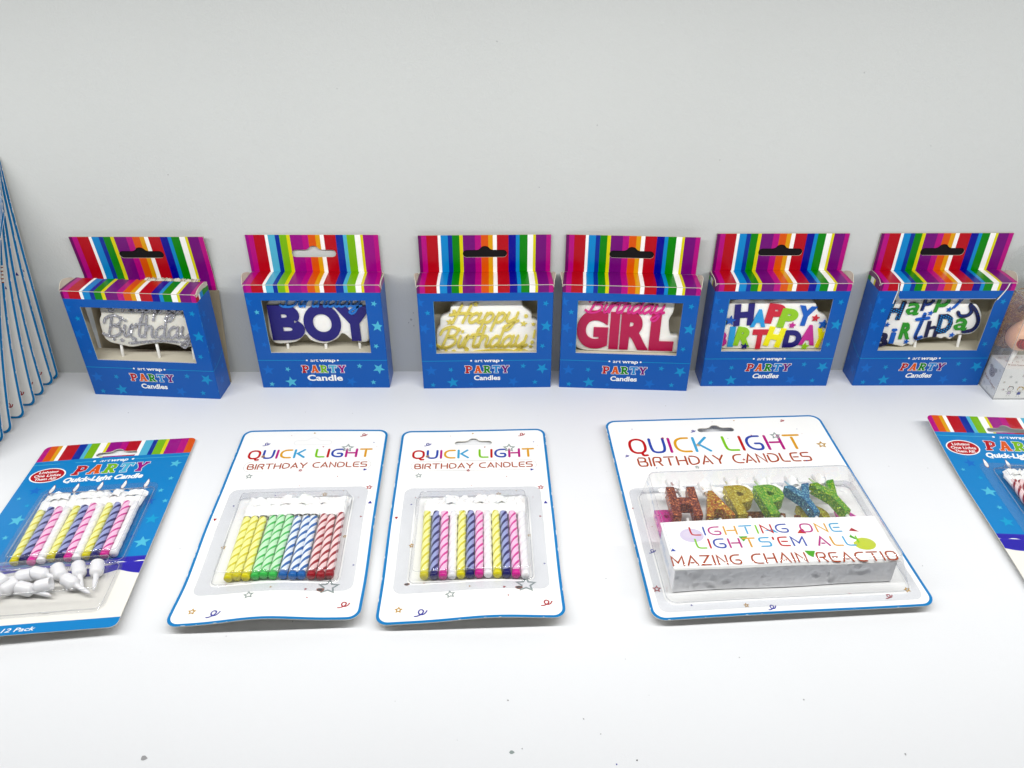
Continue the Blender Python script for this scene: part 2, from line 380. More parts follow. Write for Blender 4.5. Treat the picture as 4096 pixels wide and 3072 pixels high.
def extrude(V, T, z0, z1, pm):
    """2-D triangles to a solid; pm(u, v, h) places a point"""
    n = len(V); VV = [pm(x, y, z1) for x, y in V] + [pm(x, y, z0) for x, y in V]
    # weld for boundary search
    key = {}; w_ = []
    for i, v in enumerate(V): w_.append(key.setdefault((round(v[0], 4), round(v[1], 4)), i))
    e = {}
    for t in T:
        for i in range(3): e[(w_[t[i]], w_[t[(i + 1) % 3]])] = 1
    F = list(T) + [(n + a, n + c, n + b) for a, b, c in T] + [(b, a, n + a, n + b) for a, b in e if (b, a) not in e]
    return VV, F
def inset(P, d):
    n = len(P); out = []
    A = sum(P[i][0] * P[(i + 1) % n][1] - P[(i + 1) % n][0] * P[i][1] for i in range(n)); sg = 1 if A > 0 else -1
    for i in range(n):
        a, b, c = Vector(P[i - 1]), Vector(P[i]), Vector(P[(i + 1) % n]); t = (c - a).normalized()
        out.append((b.x - t.y * d * sg, b.y + t.x * d * sg))
    return out
def prism(P, z0, z1, bev, pm):
    """solid with a rounded front rim"""
    n = len(P); A = sum(P[i][0] * P[(i + 1) % n][1] - P[(i + 1) % n][0] * P[i][1] for i in range(n))
    if A < 0: P = list(reversed(P))
    rings = [(P, z0), (P, z1 - bev), (inset(P, bev * .3), z1 - bev * .3), (inset(P, bev), z1)]
    V = []; F = []
    for q, z in rings: V += [pm(x, y, z) for x, y in q]
    for r in range(3):
        for i in range(n): j = (i + 1) % n; F.append((r * n + i, r * n + j, (r + 1) * n + j, (r + 1) * n + i))
    _, t = poly_tris(rings[3][0]); F += [tuple(3 * n + i for i in f) for f in t]
    _, t = poly_tris(P); F += [tuple(reversed(f)) for f in t]
    return V, F
class Solid:
    def __init__(s): s.V = []; s.F = []; s.I = []; s.mats = []
    def add(s, VF, m):
        if m not in s.mats: s.mats.append(m)
        b = len(s.V); s.V += VF[0]; s.F += [tuple(b + i for i in f) for f in VF[1]]; s.I += [s.mats.index(m)] * len(VF[1]); return s
    def make(s, name, parent=None, smooth=False, **k): return build(name, s.V, s.F, s.mats, s.I, parent, smooth, **k)
def tube(P, r, n=8, caps=True):
    P = [Vector(p) for p in P]; rr = r if isinstance(r, (list, tuple)) else [r] * len(P); V, F = [], []
    for i, p in enumerate(P):
        d = (P[min(i + 1, len(P) - 1)] - P[max(i - 1, 0)]).normalized()
        up = Vector((0, 0, 1)) if abs(d.z) < .9 else Vector((1, 0, 0)); a = d.cross(up).normalized(); b = a.cross(d)
        V += [p + (a * math.cos(2 * math.pi * k / n) + b * math.sin(2 * math.pi * k / n)) * rr[i] for k in range(n)]
    for i in range(len(P) - 1):
        for k in range(n): F.append((i * n + k, i * n + (k + 1) % n, (i + 1) * n + (k + 1) % n, (i + 1) * n + k))
    if caps: F += [tuple(reversed(range(n))), tuple((len(P) - 1) * n + k for k in range(n))]
    return V, F
def box(x0, x1, y0, y1, z0, z1):
    V = [(x, y, z) for z in (z0, z1) for y in (y0, y1) for x in (x0, x1)]
    return V, [(0, 2, 3, 1), (4, 5, 7, 6), (0, 1, 5, 4), (2, 6, 7, 3), (0, 4, 6, 2), (1, 3, 7, 5)]

# ------------------------------------------------------------------ the setting
def surface_mat(name, c, rough, bscale, bstr, spec=.3, dirt=0.0):
    m = bpy.data.materials.new(name); m.use_nodes = True; nt = m.node_tree; L = nt.links; p = nt.nodes['Principled BSDF']
    p.inputs['Roughness'].default_value = rough; p.inputs['Specular IOR Level'].default_value = spec
    tc = nt.nodes.new('ShaderNodeTexCoord')
    n = nt.nodes.new('ShaderNodeTexNoise'); n.inputs['Scale'].default_value = bscale; n.inputs['Detail'].default_value = 6
    n2 = nt.nodes.new('ShaderNodeTexNoise'); n2.inputs['Scale'].default_value = 5; n2.inputs['Detail'].default_value = 5
    for q in (n, n2): L.new(tc.outputs['Object'], q.inputs['Vector'])
    b = nt.nodes.new('ShaderNodeBump'); b.inputs['Strength'].default_value = bstr; b.inputs['Distance'].default_value = 0.0006
    L.new(n.outputs['Fac'], b.inputs['Height']); L.new(b.outputs['Normal'], p.inputs['Normal'])
    mr = nt.nodes.new('ShaderNodeMapRange'); mr.inputs[1].default_value = .3; mr.inputs[2].default_value = .7; mr.inputs[3].default_value = 1 - dirt; mr.inputs[4].default_value = 1
    L.new(n2.outputs['Fac'], mr.inputs[0])
    mx = nt.nodes.new('ShaderNodeMix'); mx.data_type = 'RGBA'; mx.blend_type = 'MULTIPLY'; mx.inputs[0].default_value = 1; mx.inputs[6].default_value = rgb(c)
    L.new(mr.outputs[0], mx.inputs[7]); L.new(mx.outputs[2], p.inputs['Base Color'])
    return m
SHELF_Y0, WALL_Y = 205, 565
V, F = box(-1100, 1100, SHELF_Y0, WALL_Y + 8, -25, 0)
build('shelf', V, F, [surface_mat('white_shelf_laminate', (224, 226, 229), .45, 900, .12, .35, .03)], kind='structure')
wy = lambda x: WALL_Y + .0061 * (x + 150)
V, F = box(-1100, 1100, WALL_Y, WALL_Y + 20, -25, 620); V = [(a, b + .0061 * (a + 150), c) for a, b, c in V]
build('back_wall', V, F, [surface_mat('grey_back_panel', (194, 197, 196), .55, 700, .35, .3, .04)], kind='structure')
# specks of dust and chips on the shelf
rnd = random.Random(4)
sp = Print(lambda x, y, o: (x, y, o))
def speck(x, y, r, m='grey'):
    sp.poly([(x + r * rnd.uniform(.5, 1.2) * math.cos(t), y + r * rnd.uniform(.5, 1.2) * math.sin(t)) for t in [k * math.pi / 4 for k in range(8)]], m)
for x, y, r, m in [(-2, 250.5, .6, 'grey'), (0, 222, 1.2, 'silver'), (-177, 219, 1.6, 'grey'), (50, 216, .5, 'confblue'), (150, 251, .5, 'grey'), (190, 221, .6, 'grey'), (-60, 250, .3, 'grey'), (36, 240, .5, 'grey'), (5, 224, .4, 'grey'), (60, 218, .4, 'black'), (190, 440, .5, 'grey'), (-300, 505, .5, 'grey')]: speck(x, y, r, m)
for _ in range(46): speck(rnd.uniform(-380, 330), rnd.uniform(215, 540), rnd.uniform(.12, .4))
sp.make(None, 'dust')['kind'] = 'stuff'

sc = Print(lambda x, z, o: (x, WALL_Y + .0061 * (x + 150) - o, z))
for x, z, r_ in [(-82, 50, 1.1), (-80, 44, .7), (-79.5, 56, .5), (-84, 47, .5), (60, 205, .5), (-120, 230, .4), (150, 180, .4), (-250, 170, .5), (240, 240, .4), (20, 160, .35), (-10, 260, .4), (300, 190, .4)]:
    sc.poly([(x + r_ * rnd.uniform(.3, 1.2) * math.cos(t), z + r_ * rnd.uniform(.5, 1.6) * math.sin(t)) for t in [k * math.pi / 4 for k in range(8)]], mat('wall_scuff', (150, 152, 154), .8))
sc.make(None, 'wall_scuffs')['kind'] = 'stuff'

# ------------------------------------------------------------------ window boxes of party candles
STR = [('plum', 30), ('magenta', 49), ('crimson', 109), ('white', 28), ('sky', 68), ('royal', 41), ('green', 69), ('yellow', 33), ('purple', 115), ('magenta', 58), ('orange', 70), ('amber', 44), ('white', 38), ('crimson', 112), ('navyblue', 71), ('sky', 34), ('green', 78), ('white', 53), ('yellow', 25), ('purple', 102), ('magenta', 45)]
STR_B = [(({'green': 'lime', 'sky': 'skypale', 'plum': 'violet', 'purple': 'violet', 'navyblue': 'royal'}).get(a, a), b) for a, b in STR]
BW, BH, BD, HT, HW = 52.0, 93.0, 22.4, 31.0, 50.5
STARS = [(-44.7, 69.8, 2.2, 'b'), (-48, 56.1, 4.5, 'f'), (-50.5, 78.7, 4, 'f'), (-43.9, 40.8, 2.4, 'f'), (46.2, 77.2, 2.4, 'b'), (47.2, 57.3, 4.6, 'b'), (44.4, 39.4, 2.2, 'b'), (-29, 17.9, 2.2, 'b'), (-44.8, 17.1, 4.6, 'f'), (-27.8, 5.7, 4.6, 'b'), (-44, 3.5, 2.2, 'b'), (-12.8, 3.9, 2, 'f'), (21.2, 6, 4.3, 'f'), (29.3, 20.9, 2.3, 'b'), (44.6, 18.4, 4.6, 'b'), (39, 5.3, 2.2, 'b'),
         (58, 74, 3.5, 'f'), (63, 66, 2, 'f'), (60, 44, 4, 'f'), (68, 22, 3, 'f'), (62, 12, 4, 'f'), (57, 30, 2, 'f'), (-58, 70, 4, 'f'), (-64, 60, 2, 'f'), (-60, 46, 4.2, 'f'), (-66, 30, 3, 'f'), (-59, 12, 4.5, 'f'), (-70, 16, 3, 'f'), (-57, 25, 2, 'f')]
def slot_shape(cy, w2=17, h2=3.0, bump=3.2):
    P = [(w2 - h2 + h2 * math.cos(t), cy + h2 * math.sin(t)) for t in [R(a) for a in range(-90, 91, 22)]]
    P += [(6.2, cy + h2), (4.6, cy + h2 + .5)] + [(4 * math.cos(t), cy + h2 + bump * math.sin(t)) for t in [R(a) for a in range(20, 161, 20)]] + [(-4.6, cy + h2 + .5), (-6.2, cy + h2)]
    P += [(-(w2 - h2) - h2 * math.cos(t), cy + h2 * math.sin(t)) for t in [R(a) for a in range(90, -91, -22)]]
    return P
def make_box(i, x, y, ang, label, pal, word='Candles', open_back=False, hole_dark=True, shear=0.0, torn=False, skew=0.0, lidtilt=0.0):
    t = thing('candle_box', label, 'candle box', (x, y, 0), ang, 'blue window boxes of party candles along the wall')
    names = []
    for a, b in pal:
        if a not in names: names.append(a)
    mats = [ink('boxblue')] + [ink(a) for a in names] + [INNER()]
    tot = sum(b for a, b in pal); edges = [0.0]
    for a, b in pal: edges.append(edges[-1] + b / tot)
    def sidx(u, hw=BW):
        f = (u + hw) / (2 * hw); f = min(max(f, 0), .99999)
        for k, (a, b) in enumerate(pal):
            if f < edges[k + 1]: return 1 + names.index(a)
        return 1
    # carton wall: front with window, both sides, bottom flap, folded from one sheet
    def carton(u, v, o):
        # rounded vertical folds
        if abs(u) <= BW - .8: return (u, -o, v)
        s = 1 if u > 0 else -1; d = abs(u) - BW
        if d < .8: k = (d + .8) / 1.6; return (s * (BW - .8 + .8 * math.sin(k * 1.57) + o * k), .8 - .8 * math.cos(k * 1.57) - o * (1 - k), v)
        return (s * (BW + o), d, v)
    def ccol(u, v):
        if v < 86.6: return 0
        if abs(u) <= BW: return sidx(u)
        d = abs(u) - BW
        seq = ['plum', 'yellow', 'white', 'green'] if u < 0 else ['crimson', 'white', 'sky', 'green']
        wds = [9, 11.5, 17, 99] if u < 0 else [5, 7, 12, 99]
        for a, wv in zip(seq, wds):
            if d < wv: return 1 + names.index(a) if a in names else 1
        return 1
    segs = [((-BW - BD, 86.6), (BW + BD, 86.6))] + [((s * (BW + k), 0), (s * (BW + k), BH)) for s in (-1, 1) for k in (-.8, -.3, 0, .3, .8)]
    segs += [((-BW + 2 * BW * e, 86.6), (-BW + 2 * BW * e, BH)) for e in edges[1:-1]]
    segs += [((-BW - q, 86.6), (-BW - q, BH)) for q in (9, 11.5, 17)] + [((BW + q, 86.6), (BW + q, BH)) for q in (5, 7, 12)]
    win = [(-39.7, 33.6), (39.8, 33.6), (39.8, 79.8), (-39.7, 79.8)]
    if torn: win = [(-39.7, 33.6), (39.8, 33.6), (39.8, 76), (41, 79), (43.5, 84), (45.4, 88.5), (46, 92.9), (45.3, 92.9), (44.5, 88), (42.5, 83.5), (39.9, 79.6), (-34, 79.6), (-36, 82.5), (-36.2, 88), (-37.6, 92.9), (-38.2, 92.9), (-37.2, 87), (-37.9, 81), (-38.3, 76), (-39.5, 62), (-39.7, 50)]
    sheet('carton', [(-BW - BD, 0), (BW + BD, 0), (BW + BD, BH), (-BW - BD, BH)], [win], segs, ccol, carton, mats, t, 9, .45)
    V, F = box(-BW + .3, BW - .3, .5, BD, .05, .6); build('base_panel', V, F, [INNER()], None, t)
    # lid and hanging tab
    jag = random.Random(i * 7)
    def lid(u, v, o):
        d = v; k = u / BW
        return (u * (1 - .012 * d / BD), d - .2, BH + .35 + o + lidtilt * d / BD + (.9 * math.sin(math.pi * d / BD) * .35))
    lo = [(-BW, 0), (BW, 0), (BW - .6, BD)]
    if open_back:
        n = 44; lo += [(BW - .6 - (2 * BW - 1.2) * k / n, BD + jag.uniform(-1.6, .6)) for k in range(1, n)]
    lo += [(-BW + .6, BD)]
    lsegs = [((-BW + 2 * BW * e, -1), (-BW + 2 * BW * e, BD + 1)) for e in edges[1:-1]]
    sheet('lid', lo, [], lsegs, lambda u, v: sidx(u), lid, mats, t, 9, .45)
    if open_back:   # torn free: leans back on the wall behind the box
        def tab(u, v, o):
            z = v; yw = (WALL_Y - 2.6 - y - u * math.sin(R(ang))) / math.cos(R(ang)); yb = BD + 1.5 + (yw - BD - 1.5) * min(1, z / 80) - max(0, z - 92) * .1
            return (u, yb - o, z)
    else:
        def tab(u, v, o): return (u + skew * (v - BH), BD - .3 - o + (v - BH) * .015, v)
    z0 = BH + lidtilt + .5 if not open_back else 78.0
    outline = [(-HW, z0), (HW, z0), (HW, BH + HT), (-HW, BH + HT)]
    hole = slot_shape(BH + 15.9)
    tsegs = [((-HW + 2 * HW * e, z0 - 1), (-HW + 2 * HW * e, BH + HT + 1)) for e in edges[1:-1]]
    sheet('hanging_tab', outline, [hole], tsegs, lambda u, v: sidx(u, HW), tab, mats, t, 7, .5)
    if hole_dark:  # near-black sheet paints the shade seen through the slot
        sheet('tab_shade_backing', [(-HW, z0), (HW, z0), (HW, BH + HT - .2), (-HW, BH + HT - .2)], [], [], lambda u, v: 0, lambda u, v, o: Vector(tab(u, v, o)) + Vector((0, .9, 0)), [DARKGAP(), KRAFT()], t, 20, .4)
    if open_back:
        sheet('back_panel', [(-BW, 0.4), (BW, 0.4), (BW, z0 - .3), (-BW, z0 - .3)], [], [], lambda u, v: 0, tab, [KRAFT(), KRAFT()], t, 10, .5)
        # ragged paper pulled from the tear
        V, F = [], []; n = 60
        for k in range(n + 1):
            u = 4 + 42 * k / n
            V += [(u, BD - 2.2 + jag.uniform(-.6, .6), BH + .6), (u + jag.uniform(-.5, .5), BD + jag.uniform(-.6, 1.6), BH + .9 + jag.uniform(-.2, .9)), (u + jag.uniform(-.5, .5), BD + 2.2 + jag.uniform(-.4, 2.2), BH - .4 + jag.uniform(-1.0, 1.2))]
        for k in range(n):
            for q in (0, 1): F.append((3 * k + q, 3 * k + 3 + q, 3 * k + 4 + q, 3 * k + 1 + q))
        build('torn_paper', V, F, [INNER(), KRAFT()], [0 if jag.random() < .75 else 1 for _ in F], t)
    else:
        V, F = box(-BW + .2, BW - .2, BD - .5, BD, .6, BH + .1); build('back_panel', V, F, [INNER()], None, t)
    # tucked dust flaps that spring up beside the lid
    for s in (-1, 1):
        def flap(u, v, o, s=s):
            b = math.sin(math.pi * min(max(u / BD, 0), 1)); return (s * (BW + .25 + o + b * 1.9 * (v / 5) + .2), u, BH - .4 + v)
        P = [(.8, -2)] + [(.8 + (BD - 1.6) * k / 12, .4 + 4.2 * math.sin(math.pi * (k / 12) ** .85) ** .8) for k in range(13)] + [(BD - .8, -2)]
        sheet('dust_flap', P if s < 0 else P, [], [], lambda u, v: 0, flap, [ink('plum') if s < 0 else INNER(), INNER()], t, 4, .4)
    # inner tray that holds the candle sticks
    tray = Solid(); tray.add(box(-BW + .7, BW - .7, 1.0, BD - .6, 30.0, 30.8), INNER()); tray.add(box(-BW + .7, BW - .7, .95, 1.4, 22, 30.8), INNER()); tray.make('tray', t)
    # print
    p = Print(carton)
    for (u, v, r, k) in STARS:
        if torn and abs(u) < 45 and v > 78: continue
        pts = star(u, v, r * 1.12, 12 + 20 * math.sin(u * 3))
        pts = [(max(-BW - BD + .2, min(BW + BD - .2, a)), max(.3, b)) for a, b in pts]
        if u < -BW + 6 and u > -BW - 3: pts = [(max(a, -BW + 1.0), b) for a, b in pts]
        if BW - 6 < u < BW + 3: pts = [(min(a, BW - 1.0), b) for a, b in pts]
        p.poly(pts, {'b': 'starp' if word == 'Candle' else 'starb', 'f': 'starf'}[k])
    for s in (-1, 1):
        P = [(s * (BW + BD), 33)] + [(s * (BW + BD - k * BD / 6), 33 - 6.5 * math.sin(k / 6 * 1.57)) for k in range(1, 6)] + [(s * (BW + .8), 26.4), (s * BW, 26.35), (s * (BW - .8), 26.3), (s * 12.6, 26.3)]
        p.stroke(P, .38, 'line', cap='butt'); p.poly(disc(s * 12.4, 26.3, .75), 'white', 2)
    p.text('art', -9.6, -3.2, 25.0, 3.0, 'white', 1, .008, shear)
    p.text('wrap', -2.4, 10.4, 25.0, 3.0, 'white', 1, .03, shear)
    p.party(-18, 18.6, 14.6, 7.0, ['crimson', 'orange', 'green', 'sky', 'purple'] if word == 'Candles' else ['crimson', 'orange', 'lime', 'skypale', 'violet'], shear * .7)
    if word == 'Candles': p.text('Candles', -10.6, 10.8, 7.9, 4.4, 'white', 1, .03, shear)
    else: p.text('Candle', -14.2, 14.4, 7.0, 5.6, 'white', 1, .03)
    # scuffed white fold lines where the ink has rubbed off
    jr = random.Random(i)
    for k in range(26):
        a = jr.uniform(-BW, BW - 4); p.stroke([(a, 92.95), (a + jr.uniform(.6, 3.4), 92.95)], jr.uniform(.1, .28), 'white', 3)
    for s in (-1, 1):
        for k in range(7): b = jr.uniform(2, 84); p.stroke([(s * BW, b), (s * BW, b + jr.uniform(.4, 2.2))], .14, 'starp', 3)
    p.poly([(-BW, 92.9), (-BW + 1.4, 92.9), (-BW + .5, 91.6), (-BW, 91.2)], 'cream', 3); p.poly([(BW, 92.9), (BW - 1.3, 92.9), (BW, 91.5)], 'cream', 3)
    wn = win if torn else win
    if torn:
        p.stroke([(-38.4, 92.5), (-37.4, 87), (-38.1, 81), (-38.5, 76)], .5, 'white', 3); p.stroke([(46.2, 92.5), (45.5, 88.5), (43.7, 84), (41.3, 79)], .7, 'white', 3); p.stroke([(-34, 79.7), (39.7, 79.7)], .18, 'white', 3)
    else:
        for a, b in ((-39.9, 79.9),): p.stroke([(a, 33.6), (a, b)], .14, 'starp', 3)
        p.stroke([(-39.7, 33.45), (39.8, 33.45)], .16, 'white', 3)
    p.make(t)
    return t
def in_box(x, y, ang, d, z):   # world point of a place inside a box
    a = R(ang); return (x - math.sin(a) * d, y + math.cos(a) * d, z)

WAXW = mat('white_wax', (244, 243, 238), .42, .4, .15, 300, .02, .25)
WAXG = mat('ivory_wax', (226, 224, 214), .45, .4, .15, 300, .02, .25)
STICK = mat('white_plastic_stick', (240, 240, 238), .35, .4)
SILV = glitter('silver_glitter_paint', (160, 160, 166), (216, 216, 222))
GOLD = mat('gold_paint', (222, 206, 96), .28, .6, .15, 400, .08, 0, .45)
def wax(n): return mat('wax_' + n, INK[n], .38, .45, .25, 350, .05)

def topper(label, x, y, ang, d, plate, body, sticks, th=5.5, base=30.8):
    t = thing('decorated_candle', label, 'candle', in_box(x, y, ang, d + th / 2, base), ang, 'word candles standing in the window boxes')
    pm = lambda u, v, h: (u, -h + th / 2 - th, v - base)   # front of the plate is at depth d
    V, F = prism(catmull(plate, 5, True), -th, 0, 1.1, lambda u, v, h: (u, -h - th / 2, v - base)); build('wax_plate', V, F, [body], None, t, True)
    for (u0, v0), (u1, v1) in sticks:
        V, F = tube([(u0, 0, v0 + 3 - base), (u1, 0, v1 - base), (u1 + (u1 - u0) * .3, 0, -7)], 1.15, 10); build('stick', V, F, [STICK], None, t, True)
    return t, (lambda u, v, h: (u, -h - th / 2, v - base))
def raise_strokes(t, pm, strokes, wd, m, h=1.1, name='lettering'):
    s = Solid()
    for k, P in enumerate(strokes): s.add(extrude(*stroke_mesh(P, wd), -.3, h + .02 * (k % 5), pm), m)
    return s.make(name, t)
def letter_solid(ch, x0, x1, y0, y1, rot=0, bold=.06):
    V, T = text_mesh(ch, bold); return fit(V, x0, x1, y0, y1, rot), T

def clampv(P, top=91.5): return [(a, min(b, top)) for a, b in P]
B1 = (-285.7, 527.5, -3.9); B2 = (-152, 540.6, 0); B3 = (-20.3, 540.2, 1.2); B4 = (90.3, 538.4, -3.2); B5 = (206.7, 543.0, .35); B6 = (331.8, 543.8, .35)
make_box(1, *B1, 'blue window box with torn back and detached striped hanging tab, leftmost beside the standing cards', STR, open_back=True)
make_box(2, *B2, 'paler blue window box reading Candle, holding the navy BOY candle', STR_B, 'Candle', hole_dark=False)
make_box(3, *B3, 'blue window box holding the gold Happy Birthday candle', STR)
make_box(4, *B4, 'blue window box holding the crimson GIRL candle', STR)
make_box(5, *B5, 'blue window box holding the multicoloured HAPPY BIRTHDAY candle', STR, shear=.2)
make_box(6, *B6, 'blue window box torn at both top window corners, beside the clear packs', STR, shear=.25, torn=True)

# 1 and 3: silver and gold Happy Birthday
P3 = [(-39.3, 33.3), (-39.9, 41.9), (-39.1, 49.6), (-36.5, 54.3), (-35.4, 60.9), (-28.6, 64.7), (-26.7, 71.1), (-20, 76.2), (-13.4, 79), (7, 79.7), (25.8, 77.6), (29.3, 69.7), (35.6, 63.9), (36.5, 59.2), (42.1, 55.3), (43.5, 42.8), (42, 30.1), (35.5, 28.2), (27.8, 27.9), (22.6, 27.2), (17.5, 29.3), (6.5, 30.7), (-6.3, 29), (-18.3, 26.2), (-25.1, 27), (-29.3, 28.2), (-35.2, 29.6)]
def happy_gold(t, pm, m, wd, dx=0, dy=0, sc=1):
    q = lambda a, b: (a * sc + dx, b * sc + dy)
    st = script('Happy', -27.8, 28.4, 57.0, 72.6) + script('Birthday', -38.7, 34.8, 34.8, 53.0)
    raise_strokes(t, pm, [[q(*p) for p in s] for s in st], wd, m, 1.3)
    e = Solid()
    for u, v, r in [(-7.6, 73.2, 28), (-28.5, 57.5, 35), (29.7, 55.4, 33), (37.4, 54.9, 22), (35.5, 34.6, 22), (-26.3, 30.9, 22), (-32.6, 31.5, 17)]:
        e.add(extrude(*poly_tris(star(*q(u, v), r * .085, 8, .45)), -.3, .9, pm), m)
    for u, v, r in [(-24.6, 66.9, 18), (31.5, 62.2, 18), (-21.6, 50.6, 20), (-16.1, 32.6, 22), (36.6, 38.5, 16)]:
        e.add(extrude(*poly_tris(disc(*q(u, v), r * .085)), -.3, .95, pm), m)
    e.add(extrude(*stroke_mesh([q(38.6, 49), q(37.6, 43)], 1.6), -.3, .95, pm), m)
    for P in ([(-21.7, 28.6), (-6.3, 31.0), (6.5, 32.2), (20.1, 31.4), (25.5, 29), (29, 28.6), (28.5, 31.5), (25, 30.6), (23, 29.6)], [(-20, 27.8), (-6.3, 29.9), (6.5, 31.2), (19, 30.6)], [(30, 31.6), (37, 29.2)]):
        e.add(extrude(*stroke_mesh(catmull([q(*p) for p in P], 5), .8), -.3, .8, pm), m)
    e.make('ornament', t)
t, pm = topper('ivory candle with raised gold Happy Birthday script and stars', *B3, 8, P3, WAXW, [((2, 30), (2, 30.5))])
happy_gold(t, pm, GOLD, 1.95)
sh = lambda P, dx, dy: [(a + dx, b + dy) for a, b in P]
t, pm = topper('ivory candle with glittery silver Birthday script, sitting high on three sticks', *B1, 8, clampv(sh(P3, 5.5, 14.8)), WAXG, [((-22.6, 44.2), (-24.8, 35.1)), ((5.7, 45.3), (4.9, 32.9)), ((34.4, 41.6), (33.2, 31))])
happy_gold(t, pm, SILV, 1.6, 6.5, 16.5, 1.0)

# 2: BOY
t, pm = topper('white candle with thick navy BOY letters and pale blue script above', *B2, 9,
    [(-38.2, 73.9), (-39.9, 67.5), (-40.4, 38.8), (-23.6, 37.4), (-17, 41), (-12.9, 44.5), (-8.7, 39), (1.7, 36.3), (11.6, 40.4), (17.1, 45.6), (24.8, 39.3), (36.5, 38.6), (38.5, 52), (45, 70), (43, 76), (38, 79), (36, 88), (-26, 88), (-30, 80)], WAXW,
    [((-29, 38.3), (-29.5, 29.5)), ((1.7, 37.1), (1.4, 30.4)), ((29.2, 38.8), (29, 30.4))])
for ch, a, b, c, d in [('B', -39.1, -12.4, 40.3, 71.6), ('O', -12.5, 16.9, 39.1, 72.1), ('Y', 12.8, 42.6, 39.6, 70.7)]:
    V, T = letter_solid(ch, a, b, c, d, 0, .055); V, F = extrude(V, T, -.3, 1.1, pm); build('letter', V, F, [wax('navy')], None, t)
raise_strokes(t, pm, script('Birthday', -27.6, 37.1, 70.6, 84), 1.7, mat('wax_brightblue', (24, 110, 196), .4, .4), 1.5)
# 4: GIRL
t, pm = topper('white candle with thick crimson GIRL letters and pink script above', *B4, 7,
    [(-36.7, 84), (-41.5, 68), (-42.1, 50), (-40.3, 36.2), (-33.9, 32), (-20, 31.2), (-.5, 31.2), (40, 31.9), (41.1, 39.8), (40.7, 46.6), (34.6, 48.3), (32.1, 60.5), (34.3, 67.1), (34.8, 75.4), (31.4, 84)], WAXW,
    [((-30, 33), (-30, 30.8)), ((0, 33), (0, 30.8)), ((28, 33), (28, 30.8))])
for ch, a, b, c, d in [('G', -39.5, -14.9, 34.2, 68.3), ('I', -13.6, -6.2, 34.2, 67.2), ('R', -5.1, 17.8, 34, 67.2), ('L', 18.2, 37.3, 33.8, 67.3)]:
    V, T = letter_solid(ch, a, b, c, d, 0, .055); V, F = extrude(V, T, -.3, 1.1, pm); build('letter', V, F, [mat('wax_crimson', (172, 6, 70), .4, .45, .3, 350, .06)], None, t)
raise_strokes(t, pm, script('Birthday', -32.7, 29.5, 67.0, 81), 1.5, mat('wax_pinkscript', (206, 40, 130), .4, .4), 1.5)
# 5: colour letters
t, pm = topper('white cloud shaped candle with multicoloured rounded HAPPY BIRTHDAY letters', *B5, 7,
    [(-37.5, 71.8), (-34.5, 75.4), (-27, 77), (-18.5, 75.1), (-13, 76), (-6.5, 74.6), (2, 76.5), (11, 75), (21.5, 75.6), (29.3, 73.6), (33.2, 66), (35.7, 63.6), (40.4, 61.2), (43.6, 56.4), (45.4, 50.5), (45.8, 40.5), (44.4, 33), (40.7, 31.2), (10, 31.1), (-23.5, 31.4), (-35.9, 31.7), (-40.9, 35.4), (-41.3, 48.5), (-37.4, 53.4), (-38, 63.2)], WAXW,
    [((-30, 33), (-30, 30.8)), ((0, 33), (0, 30.8)), ((28, 33), (28, 30.8))])
for k, (ch, a, b, c, d, cl, r) in enumerate([('H', -32.2, -16.8, 53.4, 72.3, 'navy', 4), ('A', -18.2, -6, 52, 67.5, 'sky', 0), ('P', -6.7, 7.4, 54.9, 72.1, 'red', -6), ('P', 3.9, 17.8, 51, 68, 'lime', -8), ('Y', 17.2, 31.2, 53, 70.4, 'blue', -6), ('B', -43.8, -34.6, 34.4, 47.5, 'magenta', 0), ('I', -33.6, -29, 33.9, 52, 'sky', 0), ('R', -28.4, -14.4, 34.4, 51.4, 'lime', -8), ('T', -14.9, -2.7, 31.9, 49.5, 'red', 0), ('H', -3.6, 10.1, 33.9, 51.4, 'yellow', -10), ('D', 10.8, 24.8, 33.1, 48.7, 'navy', 0), ('A', 23.6, 36.5, 35.4, 53.4, 'magenta', -3), ('Y', 34.6, 45.8, 32.8, 50, 'yellow', -10)]):
    V, T = letter_solid(ch, a, b, c, d, r, .06); V, F = extrude(V, T, -.3, 1.0 + .03 * (k % 4), pm); build('letter', V, F, [wax(cl)], None, t)
for u, v, r, cl in [(-34.5, 57.8, 45, 'blue'), (32.4, 59.8, 32, 'red'), (39.8, 54.2, 42, 'blue'), (15.2, 53.4, 28, 'magenta'), (-19.6, 34.6, 32, 'navy'), (29, 34.1, 32, 'lime')]:
    V, F = extrude(*poly_tris(star(u, v, r * .1, 6, .45)), -.3, 1.35, pm); build('star', V, F, [wax(cl)], None, t)
# 6: patterned letters
t, pm = topper('white wavy edged candle with dotted blue and green HaPPy BiRthDay letters, bare stick at right', *B6, 8,
    [(-38, 88), (-39.1, 64.9), (-37.3, 54.7), (-37, 46.3), (-38.7, 42.1), (-40, 36), (-39.2, 32.4), (-36.2, 31.6), (-32.4, 32.4), (-28.6, 35.7), (-24, 34), (-19.6, 33), (-15.7, 32.4), (-12.6, 34.6), (-8.6, 33.5), (-6.4, 38.2), (-2.7, 38.9), (3, 40.5), (8.7, 41), (13, 39.5), (16.1, 41), (20.5, 38.9), (24.7, 43.1), (29.1, 43.2), (36.3, 44.2), (40.6, 50.5), (39.1, 60.8), (33, 69.6), (26.6, 73.5), (24, 82), (20, 88)], WAXW,
    [((-36, 36), (-36, 30.8)), ((-6.4, 38.9), (-4.4, 30)), ((28.7, 43.6), (30.4, 30.4))])
def wav(V, a): return [(x + a * math.sin(y * 1.3), y + a * math.sin(x * 1.7)) for x, y in V]
